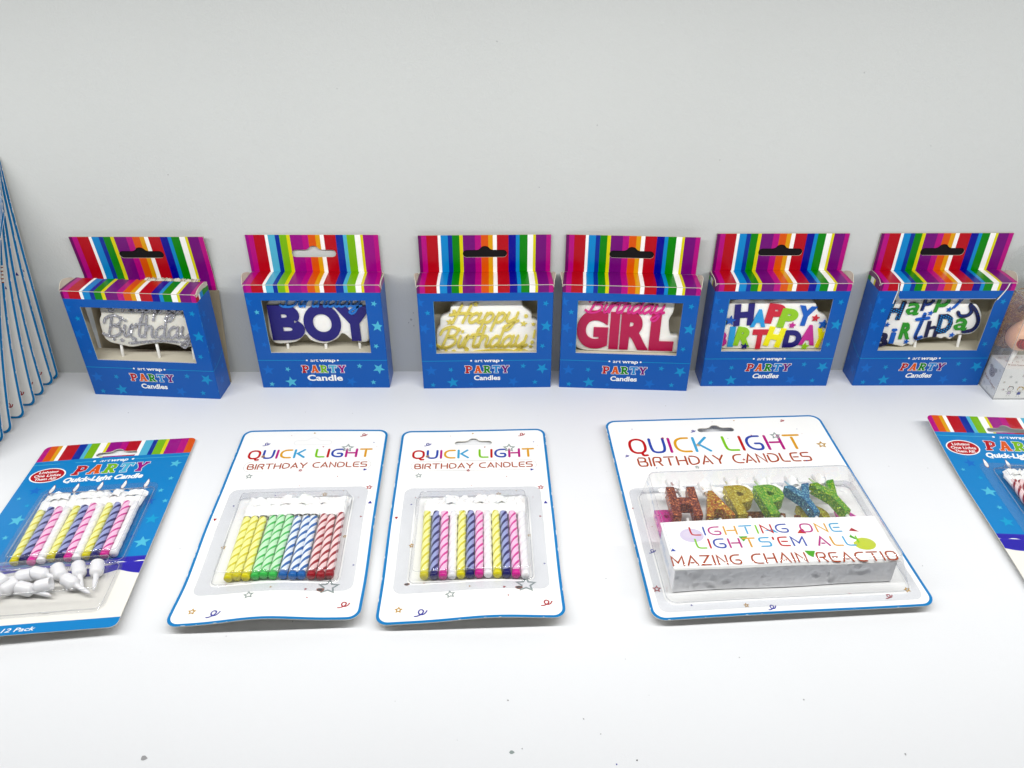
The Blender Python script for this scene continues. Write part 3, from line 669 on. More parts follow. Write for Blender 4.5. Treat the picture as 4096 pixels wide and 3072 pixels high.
for k, (ch, a, b, c, d, cl, r) in enumerate([('H', -36.9, -24.7, 57.6, 74, 'navy', -5), ('a', -22, -11.7, 61.9, 72.5, 'green', -8), ('p', -10.8, -2.3, 65.4, 80, 'navy', -3), ('p', -.2, 9.7, 63.8, 79.5, 'green', -5), ('y', 13.6, 21.9, 67, 81, 'blue', -8), ('B', -40.4, -29.5, 33, 45.6, 'navy', 0), ('i', -28.9, -24.6, 35.7, 49.4, 'blue', 0), ('R', -22, -12.9, 39.9, 54.7, 'green', 0), ('h', -1.8, 7.9, 41.5, 56.2, 'navy', 3), ('D', 5.8, 17.7, 45.2, 62.5, 'navy', 6), ('a', 19.9, 30.4, 47.9, 58.3, 'green', -5)]):
    V, T = letter_solid(ch, a, b, c, d, r, .045 if ch in 'HDBR' else .012); V = wav(V, .18); V3, F = extrude(V, T, -.3, 1.0, pm)
    lt = build('letter', V3, F, [mat('wax_ink', (14, 18, 66), .4) if cl == 'navy' else wax(cl)], None, t)
    if ch in 'HDpt' and cl == 'navy':   # painted dots or bars on the letter face
        q = Print(lambda u, v, o: pm(u, v, 1.0 + o)); xx = np.arange(a + .9, b, 1.9 if ch in 'HD' else .9); yy = np.arange(c + .9, d, 1.9 if ch in 'HD' else 2.0)
        tri = [(V[i], V[j], V[l]) for i, j, l in T]
        def hit(pts):
            ok = np.zeros(len(pts), bool); pts = np.array(pts)
            for A, B_, C_ in tri:
                A, B_, C_ = map(np.array, (A, B_, C_)); f = lambda P, Q: (Q[0] - P[0]) * (pts[:, 1] - P[1]) - (Q[1] - P[1]) * (pts[:, 0] - P[0])
                ok |= (f(A, B_) >= 0) & (f(B_, C_) >= 0) & (f(C_, A) >= 0)
            return ok
        pts = [(float(x_), float(y_) + (.95 if n_ % 2 else 0)) for n_, x_ in enumerate(xx) for y_ in yy]
        for (x_, y_), h_ in zip(pts, hit(pts)):
            if h_:
                if ch in 'HD': q.poly(disc(x_, y_, .62, 10), 'sky')
                else: q.stroke([(x_ - .45, y_ - .2), (x_ + .45, y_ + .2)], .55, 'blue', cap='butt')
        q.make(lt, 'pattern')
yst0 = catmull([(-6.6, 62.6), (-7.6, 52), (-8.6, 43), (-7.2, 40.3), (-3.6, 41.6)], 6); tb_ = [(-11.6, 57.6), (-2.6, 59)]
ob = raise_strokes(t, pm, [yst0, tb_], 2.5, wax('blue'), 1.0, 'letter')
q = Print(lambda u, v, o: pm(u, v, 1.05 + o))
for k in range(1, len(yst0) - 1): a = Vector(yst0[k]); q.stroke([(a.x - 1.1, a.y - .35), (a.x + 1.1, a.y + .35)], .7, mat('wax_ink', (14, 18, 66), .4), cap='butt')
q.make(ob, 'pattern')
yst = catmull([(19.2, 63.9), (20.6, 61.6), (22.9, 60.6), (27.4, 61.2), (29.4, 64.5), (27, 69.8)], 6), catmull([(27.1, 70.5), (32.1, 66), (37, 57.8), (37.4, 51.5), (34.6, 47.6), (28.5, 46.4)], 6)
ob = raise_strokes(t, pm, yst, 2.7, mat('wax_ink', (14, 18, 66), .4), 1.0, 'letter')
q = Print(lambda u, v, o: pm(u, v, 1.05 + o))
for P in yst:
    for k in range(1, len(P) - 1, 1):
        a = Vector(P[k]); d = (Vector(P[k + 1]) - Vector(P[k - 1])).normalized(); n_ = Vector((-d.y, d.x))
        if k % 2: q.stroke([tuple(a - n_ * .2), tuple(a + n_ * 1.1)], .32, 'blue', cap='butt')
q.make(ob, 'pattern')
for u, v, r in [(-33.8, 52.9, 25), (-2.3, 63.2, 25), (11.5, 66.4, 27), (20.5, 43.3, 25), (-14.4, 37.3, 25)]:
    V, F = extrude(*poly_tris(star(u, v, r * .092, 6, .45)), -.3, .8, pm); build('star', V, F, [wax('blue')], None, t)

# ------------------------------------------------------------------ blister cards lying on the shelf
def interp(tab):
    def f(x):
        if x <= tab[0][0]: return tab[0][1]
        for (a, p), (b, q) in zip(tab[:-1], tab[1:]):
            if x <= b: k = (x - a) / (b - a); k = k * k * (3 - 2 * k); return p + (q - p) * k
        return tab[-1][1]
    return f
def cardmap(TL, TR, BR, BL, w_, h_, zf, origin):
    def f(u, v, o=0):
        s, t = u / w_, v / h_
        x = (BL[0] * (1 - s) + BR[0] * s) * (1 - t) + (TL[0] * (1 - s) + TR[0] * s) * t - origin[0]
        y = (BL[1] * (1 - s) + BR[1] * s) * (1 - t) + (TL[1] * (1 - s) + TR[1] * s) * t - origin[1]
        e = .01; zx = (zf(s + e, t) - zf(s - e, t)) / (2 * e * w_); zy = (zf(s, t + e) - zf(s, t - e)) / (2 * e * h_)
        n = Vector((-zx, -zy, 1)).normalized()
        return Vector((x, y, zf(s, t))) + n * o
    return f
def blister(parent, cm, flange, base, top, h, r, fill=2.2, mname='clear_blister', tint=(.98, .983, .987), haze=.012, rf=6, z0=.25, fm=None):
    fm = fm or clear('sealed_flange', (.93, .935, .95), .05, .25, .5)
    """vacuum-formed clear shell: flat sealed flange, step, walls, rounded shoulder, flat top"""
    N = 6; fl = rrect(*flange, rf, N); b0 = rrect(base[0] - 1.2, base[1] - 1.2, base[2] + 1.2, base[3] + 1.2, r + 1, N); b1 = rrect(*base, r, N)
    lerp = lambda k: [(a[0] + (b[0] - a[0]) * k, a[1] + (b[1] - a[1]) * k) for a, b in zip(b1, rrect(*top, r, N))]
    tp = lambda d: rrect(top[0] + d, top[1] + d, top[2] - d, top[3] - d, max(r - d, .5), N)
    rings = [(b0, z0 + .05), (b1, z0 + .6)]
    for k in (.15, .5, .8): rings.append((lerp(k), z0 + .6 + (h - fill - .6) * k))
    for k in range(4): a = k / 3 * 1.57; rings.append((tp(fill * (1 - math.cos(a))), h - fill + fill * math.sin(a)))
    V, F = [], []; n = len(b0); jr = random.Random(int(h * 10) + n)
    for q, z in rings: V += [cm(x, y, z) for x, y in q]
    for k in range(len(rings) - 1):
        for i in range(n): j = (i + 1) % n; F.append((k * n + i, k * n + j, (k + 1) * n + j, (k + 1) * n + i))
    F.append(tuple((len(rings) - 1) * n + i for i in range(n)))
    o = build('blister', V, F, [clear(mname, tint, haze)], None, parent, True)
    # highlight lines painted in as a pale bead round foot and shoulder, plus white scuffs
    bead = Solid(); bm_ = clear('highlight_bead', (.86, .87, .89), .22, .12, 1.6); sm_ = clear('bead_scuff_glint', (.8, .8, .82), .75, .3, 1)
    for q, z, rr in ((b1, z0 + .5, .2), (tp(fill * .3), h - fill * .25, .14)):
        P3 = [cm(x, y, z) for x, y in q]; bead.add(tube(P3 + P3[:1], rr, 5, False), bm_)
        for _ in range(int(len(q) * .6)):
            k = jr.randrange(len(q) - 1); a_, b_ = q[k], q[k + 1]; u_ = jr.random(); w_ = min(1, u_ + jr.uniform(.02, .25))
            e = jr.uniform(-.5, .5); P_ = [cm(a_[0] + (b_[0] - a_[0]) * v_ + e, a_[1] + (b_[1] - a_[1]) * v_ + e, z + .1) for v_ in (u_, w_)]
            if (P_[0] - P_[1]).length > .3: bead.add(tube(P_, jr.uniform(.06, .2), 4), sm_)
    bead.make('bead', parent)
    # flange as its own flat ring of the same sheet
    sheet('flange', fl, [b0], [], lambda u, v: 0, lambda u, v, oo: cm(u, v, z0 + oo + .1), [fm, fm], parent, 9, .12)
    return o

CONF = [(37.4, 173.0, 'tr', 6), (54.5, 175.7, 'tg', 14), (91.9, 173.3, 'qr', 32), (100.6, 164.0, 'tb', 10), (20.6, 163.2, 'qb', 32), (103.2, 159.2, 'tr', 5), (63.6, 159.0, 'tr', 12), (81.8, 157.4, 'sG', 52), (21.2, 149.0, 'so', 16), (51.6, 132.6, 'sr', 15), (97.5, 132.3, 'tb', 22), (16.2, 127.8, 'sG', 27), (79.1, 125.3, 'tr', 9), (54.0, 116.0, 'tr', 8), (102.7, 113.3, 'sr', 24), (105.0, 97.6, 'tb', 25), (100.5, 84.2, 'tr', 15), (15.7, 104.9, 'tr', 8), (13.3, 97.9, 'tb', 13), (4.4, 85.4, 'tr', 22), (16.3, 61.1, 'so', 17), (92.1, 67.1, 'so', 12), (100.5, 44.1, 'tb', 12), (73.1, 106.8, 'so', 20), (85.4, 110.1, 'tg', 9), (96.7, 103.2, 'tr', 7), (39.3, 106.8, 'tb', 12), (26.2, 31.3, 'tr', 10), (54.1, 26.3, 'tg', 12), (74.8, 24.5, 'tr', 17), (77.1, 17.3, 'tr', 11), (88.0, 26.7, 'sG', 72), (42.5, 20.5, 'sG', 34), (12.7, 10.3, 'so', 25), (25.9, 7.4, 'qb', 48), (99.3, 11.3, 'qr', 44)]
CC = [(19.6, 176.9, 'tb', 10), (82.9, 183.0, 'tr', 7), (100.2, 183.7, 'tg', 14), (137.3, 182.0, 'qr', 28), (145.3, 171.2, 'tb', 9), (65.4, 172.4, 'qb', 30), (40.7, 165.2, 'sr', 13), (89.6, 162.5, 'tb', 9), (108.3, 165.5, 'tr', 12), (126.2, 164.1, 'sG', 52), (147.2, 165.4, 'tr', 6), (157.3, 152.0, 'so', 48), (65.1, 155.7, 'so', 20), (10.4, 146.4, 'qb', 25), (29.4, 132.1, 'tb', 15), (58.5, 131.3, 'sG', 22), (94.5, 137.9, 'sr', 13), (139.6, 134.3, 'tb', 15), (5.1, 92.5, 'tr', 15), (10.3, 53.5, 'qb', 35), (6.9, 23.1, 'sr', 33), (24.5, 9.4, 'tb', 14), (56.3, 7.0, 'so', 20), (70.7, 4.6, 'qb', 40), (120.2, 12.1, 'tr', 12), (142.5, 8.6, 'qr', 38), (155.8, 12.7, 'so', 24), (14.6, 74.8, 'tg', 10)]
def confetti(p, L, k=.088):
    jr = random.Random(3)
    for u, v, t, s in L:
        r = s * k
        if t[0] == 't':
            a = jr.choice([0, 60, 180, 200, 90]); c = {'r': 'confred', 'g': 'gold', 'b': 'confblue'}[t[1]]
            p.poly([(u + r * .8 * math.sin(R(a + q)), v + r * .8 * math.cos(R(a + q))) for q in (0, 125, 235)], c, 3)
        elif t[0] == 'q': p.squiggle(u, v, r * .8, {'r': 'confred', 'b': 'confblue'}[t[1]], .28 * r ** .5 + .25)
        else:
            wd = .28 + .012 * s; p.stroke(star(u, v, r * .9, 10 * math.sin(u), .48), wd, {'G': 'silver', 'o': 'gold', 'r': 'confred'}[t[1]], 3, True)
QL = ['red', 'bluep', 'magenta', 'amber', 'skyl', 'limel', 'red', 'bluep', 'magenta', 'amber']
INK['skyl'] = (100, 180, 226); INK['limel'] = (150, 214, 40); INK['rust'] = (176, 84, 40)

def white_card(parent, cm, W_, H_, hole, border=2.0, r=7, open_hole=True):
    """white printed card with a blue border line and euro slot"""
    ol = rrect(.0, .0, W_, H_, r, 6); il = rrect(border, border, W_ - border, H_ - border, r - border * .8, 6)
    n = len(il); segs = [(il[i], il[(i + 1) % n]) for i in range(n)]
    holes = [[(x + hole[0], y) for x, y in slot_shape(hole[1], 14, 2.5, 3.4)]] if open_hole else []
    a, b = [min(p[0] for p in il), min(p[1] for p in il)], [max(p[0] for p in il), max(p[1] for p in il)]
    def cf(u, v):
        return 1 if inside(il, [(u, v)])[0] else 0
    return sheet('card', ol, holes, segs, cf, cm, [ink('edgeblue'), ink('white'), BOARD()], parent, 6, .55, False)

def wear_edge(p, W_, H_, seed):
    jr = random.Random(seed)
    for _ in range(14):
        v = jr.uniform(8, H_ - 8); s = jr.choice((0, 1)); x = .12 if s == 0 else W_ - .12; p.stroke([(x, v), (x, v + jr.uniform(.5, 4))], .25, 'white', 4, cap='butt')
    for _ in range(5): u = jr.uniform(8, W_ - 8); p.stroke([(u, .12), (u + jr.uniform(.4, 2), .12)], .25, 'white', 4, cap='butt')

def twisted(L, r, share, jit=0):
    """spiral candle: twisted four-lobed rod, ribs alternately coloured, a plain coloured foot"""
    ns, nl = 30, int(L / .8); V, F, I = [], [], []; p = 21.0
    for j in range(nl + 1):
        y = L * j / nl; foot = y < 3.2
        for k in range(ns):
            a = 2 * math.pi * k / ns; tw = 0 if foot else (y - 3.2) / p * 2 * math.pi
            rr = r * (1.0 if foot else (1 - .09 * (.5 - .5 * math.cos(3 * a)) ** 2))
            if y < .6: rr *= .9
            V.append((rr * math.cos(a - tw + jit), y, rr * math.sin(a - tw + jit)))
    for j in range(nl):
        for k in range(ns):
            F.append((j * ns + k, (j + 1) * ns + k, (j + 1) * ns + (k + 1) % ns, j * ns + (k + 1) % ns))
            I.append(0 if L * (j + .5) / nl < 3.4 or (k % 10) < share else 1)
    F.append(tuple(range(ns))); I.append(0); F.append(tuple(reversed([nl * ns + k for k in range(ns)]))); I.append(0)
    return V, F, I
CW = {'yellow': ((206, 196, 0), (236, 236, 150)), 'green': ((48, 176, 70), (196, 232, 196)), 'blue': ((14, 92, 164), (226, 232, 238)), 'red': ((146, 0, 24), (236, 208, 208)),
      'navy': ((10, 8, 92), (146, 155, 204)), 'pink': ((200, 26, 138), (240, 190, 220)), 'white': ((226, 225, 228), (236, 235, 236))}
def cwax(c, k): return mat('candle_%s_%d' % (c, k), CW[c][k], .33, .5, .1, 500, .02, .12)
def lay_candles(cm, org, L, cols, r, lift, pack, grp, seed, where):
    jr = random.Random(seed)
    for n, ((u0, v0, u1, v1), c) in enumerate(zip(L, cols)):
        a = cm(u0, v0, lift + jr.uniform(-.1, .3)) + Vector((org[0], org[1], 0)); b = cm(u1, v1, lift + jr.uniform(0, .3)) + Vector((org[0], org[1], 0))
        d = (b - a); q = d.to_track_quat('Y', 'Z')
        V, F, I = twisted(d.length, r, 4 if c in ('navy', 'red', 'blue') else 3, jr.uniform(0, 3.1))
        t = thing('twisted_candle', where(n, c), 'candle', a, 0, grp, q)
        build('wax_body', V, F, [cwax(c, 0), cwax(c, 1)], I, t, True)
        V, F = tube([(0, d.length - 1, 0), (jr.uniform(-.3, .3), d.length + 6, .3)], .5, 6); build('wick', V, F, [mat('wick_thread', (236, 232, 216), .8)], None, t, True)

def fuse(parent, cm, xs, v0, v1, lift, seed, wd=6.6):
    """white fuse tape folded over the candle tops: a wrap round each wick and a crumpled flag above it"""
    jr = random.Random(seed); V, F = [], []
    for i, x in enumerate(xs):
        h1 = v0 + (v1 - v0) * .48; tl = jr.uniform(-.8, .8)
        b = len(V); n = 9   # wrap
        for j in range(4):
            y = v0 - 2.6 + (h1 - v0 + 3) * j / 3; rr = wd * .45 * (1 + .1 * j) + jr.uniform(-.15, .15)
            for k in range(n):
                a = 2 * math.pi * k / n; V.append(cm(x + rr * math.cos(a) + tl * j / 3, y + jr.uniform(-.25, .25), lift + rr * .62 * math.sin(a)))
        for j in range(3):
            for k in range(n): F.append((b + j * n + k, b + j * n + (k + 1) % n, b + (j + 1) * n + (k + 1) % n, b + (j + 1) * n + k))
        # flag: a folded pleat, stepping over its neighbour
        b = len(V); up = jr.uniform(.2, 2.6); sk = jr.uniform(-1.2, 1.2); w2 = wd * jr.uniform(.5, .72); top = v1 + jr.uniform(-2.6, .8); nx, ny = 6, 5
        for j in range(ny):
            for k in range(nx):
                s = k / (nx - 1) * 2 - 1; y = h1 - .8 + (top - h1 + .8) * j / (ny - 1)
                z = lift + up + 1.5 * math.cos(s * 1.3) - (1.8 * max(0, s) if i % 2 else 1.8 * max(0, -s)) + .5 * math.sin(j * 2 + s * 3 + i)
                V.append(cm(x + tl + s * w2 + sk * j / (ny - 1), y + jr.uniform(-.2, .2) + s * jr.uniform(-.5, .5), max(z, .8)))
        for j in range(ny - 1):
            for k in range(nx - 1): F.append((b + j * nx + k, b + j * nx + k + 1, b + (j + 1) * nx + k + 1, b + (j + 1) * nx + k))
        if i:   # bridge to the previous one
            b = len(V); xa = xs[i - 1]
            for j in range(3):
                for k in range(5):
                    s = k / 4; V.append(cm(xa + (x - xa) * s, h1 + 1 + 2.6 * j + 1.2 * math.sin(s * 6 + i), lift + 1.0 + .9 * math.sin(s * math.pi * 2 + j)))
            for j in range(2):
                for k in range(4): F.append((b + j * 5 + k, b + j * 5 + k + 1, b + (j + 1) * 5 + k + 1, b + (j + 1) * 5 + k))
    return build('fuse_tape', V, F, [mat('white_fuse_tape', (242, 242, 240), .6, .3, .2, 300, 0, .15)], None, parent, False)

ORD = ['first', 'second', 'third', 'fourth', 'fifth', 'sixth', 'seventh', 'eighth', 'ninth', 'tenth', 'eleventh', 'twelfth']
def small_pack(corners, zf, label, cols, candles, seed, open_hole, grp, where, domez=8.6):
    org = ((corners[0][0] + corners[1][0]) / 2, (corners[0][1] + corners[2][1]) / 2)
    t = thing('candle_pack', label, 'candle pack', (org[0], org[1], 0), 0, 'candle packs lying flat on the shelf')
    cm = cardmap(*corners, 110, 180, zf, org)
    white_card(t, cm, 110, 180, (55, 164.2), 1.75, 7, open_hole)
    p = Print(cm)
    if not open_hole: p.stroke([(x + 55, y) for x, y in slot_shape(164.2, 14, 2.5, 3.4)], .22, 'pale', 1, True)
    p.mono('QUICK LIGHT', 10.6, 99.7, 147.0, 8.6, 1.7, QL, 1, .004)
    p.mono('BIRTHDAY CANDLES', 12.8, 98.0, 135.2, 5.2, .95, ['rust'], 1, .006, .3)
    pl = rrect(9.9, 132.6, 101.2, 143.4, 5.3, 6); p.stroke(pl, .16, 'grey', .5, True)
    confetti(p, CONF); wear_edge(p, 110, 180, seed)
    for u, v, r in ([(83.4, 24.1, 1.7)] if not open_hole else [(83.4, 24.1, 1.6), (15.6, 30.9, 1.2)]):
        jr = random.Random(seed); p.poly([(u + 1.5 * r * jr.uniform(.8, 1.2) * math.cos(a), v + r * jr.uniform(.7, 1.1) * math.sin(a)) for a in [k * .628 for k in range(10)]], 'brown', 4)
        p.poly([(u + 1.1 * r * jr.uniform(.7, 1.1) * math.cos(a), v + .75 * r * jr.uniform(.6, 1.1) * math.sin(a)) for a in [k * .628 for k in range(10)]], 'black', 5)
    p.make(t)
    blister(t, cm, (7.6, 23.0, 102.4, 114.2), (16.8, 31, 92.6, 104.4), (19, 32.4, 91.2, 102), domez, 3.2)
    lay_candles(cm, org, candles, cols, 2.62, 3.4, t, grp, seed, where)
    fuse(t, cm, [c[2] for c in candles], 84.5, 98.6, 3.6, seed)
    return t
INK['pale'] = (206, 208, 212)
cornA = [(-201, 478), (-93, 479.5), (-85, 297), (-193, 292)]
zmid = interp([(0, 5.4), (.2, 2.0), (.45, 4.2), (.7, 3.4), (1, 2.6)])
def zA(s, t): return zmid(t) + (1 - min(max(t, 0), 1)) ** 2 * (3.8 * math.exp(-((s - .5) / .24) ** 2) + 2.0 * s + .2) + .5 * math.cos(3 * s + 5 * t)
candA = [(27.7, 32.9, 27.4, 83.0), (32.8, 33.4, 32.4, 83.1), (38.5, 32.5, 38.0, 82.1), (43.9, 32.8, 44.5, 82.7), (49.0, 32.8, 49.8, 83.2), (54.3, 32.4, 55.3, 83.0), (60.2, 32.4, 60.6, 81.4), (66.0, 31.9, 66.2, 81.8), (71.1, 32.2, 70.9, 81.9), (76.9, 32.2, 77.2, 83.3), (82.5, 32.3, 82.1, 82.8), (87.8, 32.9, 88.1, 84.8)]
candB = [(26.4, 34.4, 25.4, 87.1), (32.3, 34.2, 31.2, 86.9), (37.9, 34.0, 37.0, 86.7), (43.6, 33.8, 43.0, 86.5), (48.9, 33.6, 48.6, 86.4), (54.4, 33.4, 54.2, 86.2), (59.9, 33.2, 59.7, 86.0), (65.3, 33.0, 65.1, 85.8), (70.9, 32.8, 70.4, 85.7), (76.4, 32.6, 75.8, 85.5), (82.1, 32.3, 81.6, 85.3), (87.7, 32.1, 87.6, 85.1)]
def dn(L, d): return [(a, b - 2 + d, c, e - 2) for a, b, c, e in L]
P3W = ['left', 'middle', 'right']
small_pack(cornA, zA, 'white bordered pack of yellow, green, blue and red striped candles, its hanging slot unpunched', ['yellow'] * 3 + ['green'] * 3 + ['blue'] * 3 + ['red'] * 3, dn(candA, 1), 11, False,
    'striped candles in the four colour pack', lambda n, c: '%s of the three %s striped candles in the pack beside the artwrap pack'.replace('artwrap', 'blue starred') % (P3W[n % 3], c))
cornB = [(-82.5, 478.5), (24.5, 481), (30.5, 298), (-76.5, 294)]
def zB(s, t): return zmid(t) * .9 + (1 - min(max(t, 0), 1)) ** 2 * (2.6 * math.exp(-((s - .62) / .26) ** 2) + 1.6 * s + .4) + .4 * math.sin(3 * s + 4 * t)
small_pack(cornB, zB, 'white bordered pack of yellow, navy, pink and white spiral candles, hanging slot open', ['yellow', 'navy', 'pink', 'white'] * 3, dn(candB, 0), 23, True,
    'spiral candles in the centre pack', lambda n, c: '%s spiral candle, %s from the left in the centre white pack' % (c, ORD[n]))

# big pack with letter candles
cornC = [(70, 486), (234.5, 494), (243, 308), (79, 297)]
orgC = (156, 396)
def zC(s, t): t = min(max(t, 0), 1); return 3.2 + 3.0 * t ** 2 + 2.2 * (1 - t) ** 3 + .8 * s * (1 - t) + .5 * math.sin(5 * s) * (1 - t) + .3 * math.sin(4 * t)
cmC = cardmap(*cornC, 168, 188, zC, orgC)
tC = thing('candle_pack', 'large white and blue bordered pack of glitter letter candles in a deep clear blister', 'candle pack', (orgC[0], orgC[1], 0), 0, 'candle packs lying flat on the shelf')
white_card(tC, cmC, 168, 188, (83.2, 173.2), 1.7, 8)
p = Print(cmC)
p.mono('QUICK LIGHT', 14.5, 143.2, 149.2, 15.4, 2.1, QL, 1, -.004)
p.mono('BIRTHDAY CANDLES', 17.6, 143.6, 134.6, 9.0, 1.35, ['rust'], 1, .0, .3)
confetti(p, CC, .072); wear_edge(p, 168, 188, 5); p.make(tC)
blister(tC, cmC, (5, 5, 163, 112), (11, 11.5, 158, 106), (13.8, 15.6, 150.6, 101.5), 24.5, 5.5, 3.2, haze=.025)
# foam block with rough beads
def foam(cm, x0, x1, y0, y1, z0, z1):
    V, F = [], []; st = 1.1
    def bump(p):
        q = p / 3.4; d, pts = noise.voronoi(q); k = d[1] - d[0]
        pit = noise.noise(p / 5.5)
        return .6 * min(k * 2.2, 1) - .6 - (1.3 if pit > .34 else 0) * min((pit - .34) * 8, 1)
    nx = int((x1 - x0) / st); nz = int((z1 - z0) / st); ny = int((y1 - y0) / (st * 2))
    def face(nu, nv, f, nrm):
        b = len(V)
        for j in range(nv + 1):
            for i in range(nu + 1):
                q = Vector(f(i / nu, j / nv)); e = 0 if (i in (0, nu) or j in (0, nv)) else 1; q = q + Vector(nrm) * (bump(q) * e - .15); V.append(cm(q.x, q.y, q.z))
        for j in range(nv):
            for i in range(nu): F.append((b + j * (nu + 1) + i, b + j * (nu + 1) + i + 1, b + (j + 1) * (nu + 1) + i + 1, b + (j + 1) * (nu + 1) + i))
    w_ = lambda x: .5 * math.sin(x * .07)
    face(nx, nz, lambda a, c: (x0 + (x1 - x0) * a, y0 + w_(a * 130), z0 + (z1 - z0) * c), (0, -1, 0))
    face(nx, 4, lambda a, c: (x0 + (x1 - x0) * (1 - a), y1, z0 + (z1 - z0) * c), (0, 1, 0))
    face(ny, nz, lambda a, c: (x0, y1 + (y0 - y1) * a, z0 + (z1 - z0) * c), (-1, 0, 0))
    face(ny, nz, lambda a, c: (x1, y0 + (y1 - y0) * a, z0 + (z1 - z0) * c), (1, 0, 0))
    b = len(V); V.extend([cm(x0, y0, z1 - .1), cm(x1, y0, z1 - .1), cm(x1, y1, z1 - .1), cm(x0, y1, z1 - .1)]); F.append((b, b + 1, b + 2, b + 3))
    return V, F
FOAM = mat('white_foam', (248, 248, 250), .7, .3, .3, 500)
FX0, FX1, FY0, FY1, FZ0, FZ1 = 15.2, 148.4, 19.0, 55.5, .8, 20.0
V, F = foam(cmC, FX0, FX1, FY0, FY1, FZ0, FZ1)
tF = thing('foam_block', 'white polystyrene block under the LIGHTING ONE label in the big blister', 'foam block', (orgC[0], orgC[1], 0))
build('foam', V, F, [FOAM], None, tF, True)
# paper label over the block
def lbl(u, v, o): return cmC(u, v, 20.25 + o + .25 * math.sin(u * .09) + .2 * math.sin(v * .2 + u * .03))
def lab(u, v, o):
    if v >= FY0 - .3: return lbl(u, v, o)
    return lbl(u, FY0 - .3 - (FY0 - .3 - v) * .5, o - (FY0 - .3 - v) * .7)
sheet('label', [(14.2, 17.6), (60, 17.0), (110, 16.2), (149.2, 16.0), (149, 18.9), (149, 54.4), (110, 55.4), (60, 57.2), (14.2, 56.8)], [], [((14, FY0 - .3), (150, FY0 - .3))], lambda u, v: 0, lab, [ink('white'), BOARD()], tF, 5, .2)
p = Print(lbl); LC = ['red', 'bluep', 'magenta', 'amber', 'skyl', 'limel', 'red', 'bluep', 'magenta', 'amber', 'skyl']
INK['lilac'] = (200, 190, 214); INK['lilacd'] = (170, 158, 190)
p.poly(disc(31.0, 44.6, 7.2, 28, 6.0), 'lilac', .2); p.poly(disc(30.2, 45.4, 4.4, 24, 3.4), 'palelilac', .6)
p.poly(disc(133, 31.6, 6.6, 28, 5.2), 'palegreen', .2)
p.mono('LIGHTING ONE', 31, 123.4, 44.8, 6.6, 1.05, LC, 1, -.02, .34)
p.mono("LIGHTS'EM ALL!", 32, 130, 33.6, 7.4, 1.15, ['limel', 'red', 'bluep', 'magenta', 'amber', 'skyl', 'red', 'red', 'bluep', 'magenta', 'amber', 'skyl', 'limel'], 1, -.028, .34)
p.mono('MAZING CHAIN REACTIO', 14.6, 147.2, 21.0, 7.0, 1.05, ['rust'], 1, -.03, .34)
for pts, c in (([(59, 42.2), (64.5, 41.9), (60.8, 37.4)], 'confgreen'), ([(95.4, 42.4), (101, 42), (100, 46), (97.5, 45)], 'red'), ([(128, 43), (134, 41.8), (130.4, 45.4)], 'confred'), ([(94, 27.4), (100.4, 27), (97.6, 21.8), (95.2, 23.6)], 'confgreen'), ([(15.4, 32.2), (18.6, 32.0), (17, 34.4)], 'bluep'), ([(76, 46), (84, 43.2), (81.6, 46.6)], 'skyl'), ([(125.5, 37), (131, 35), (127.4, 40)], 'confgreen')): p.poly(pts, c, .4)
p.make(tF)
# glitter letters on sticks
GL = {'red': ('glitter_copper', (104, 20, 10), (244, 140, 80)), 'orange': ('glitter_orange', (166, 86, 8), (255, 226, 80)), 'gold': ('glitter_gold', (172, 150, 6), (255, 246, 110)), 'lime': ('glitter_lime', (80, 160, 10), (226, 250, 80)),
      'blue': ('glitter_blue', (10, 100, 150), (150, 226, 240)), 'pink': ('glitter_pink', (232, 24, 164), (250, 120, 214)), 'brown': ('glitter_brown', (96, 44, 14), (206, 130, 60))}
def glyph_candle(ch, u, v, z, c, wd, hh, tilt, lab_, th=6.0, wick=True, lean=0):
    g = glitter(*GL[c]); P0 = cmC(u, v, z) + Vector((orgC[0], orgC[1], 0))
    t = thing('letter_candle', lab_, 'letter candle', P0, 4 + tilt, 'glitter letter candles stuck in the foam block')
    t.rotation_euler = (R(lean), 0, R(2 + tilt))
    V, T = text_mesh(ch, .05); V = fit(V, -wd / 2, wd / 2, 0, hh)
    V = [(a * 1.0, b) for a, b in V]; s = Solid(); s.add(extrude(V, T, -th / 2, th / 2, lambda a, b, h: (a, b, h)), g); o = s.make('glitter_wax', t)
    m = o.modifiers.new('soft_edges', 'BEVEL'); m.width = .0005; m.segments = 2; m.limit_method = 'ANGLE'; m.angle_limit = R(50)
    V, F = tube([(0, 1, 0), (0, -12, -.4)], 1.1, 8); build('stick', V, F, [STICK], None, t, True)
    if wick:
        V, F = tube([(-wd * .1, hh - 1, 0), (-wd * .12, hh + 3, .2), (-wd * .22, hh + 7.5, .8)], [.8, .7, .5], 7); build('wick', V, F, [mat('wick_dyed_' + c, tuple(int(150 + .35 * k) for k in GL[c][1]), .8)], None, t, True)
up = [('H', 33.5, 63.0, 'red', 18.5, 27, -1, 'copper red glitter letter H, front left of the upper row'), ('A', 54.0, 61.5, 'orange', 18.5, 23.5, 3, 'orange gold glitter letter A in the upper row'),
      ('P', 73.0, 62.0, 'gold', 16.0, 27, 5, 'yellow gold glitter letter P in the upper row'), ('P', 93.5, 61.5, 'lime', 16.0, 27, 7, 'lime green glitter letter P in the upper row'),
      ('Y', 115.3, 61.0, 'blue', 17.5, 27, 9, 'blue glitter letter Y in the upper row'), ('Y', 135.5, 61.5, 'lime', 17.5, 29, 13, 'lime green glitter letter Y at the right end of the upper row')]
for ch, u, v, c, a, b, tl, l in up: glyph_candle(ch, u, v, 15.5, c, a, b, tl, l, 8.0)
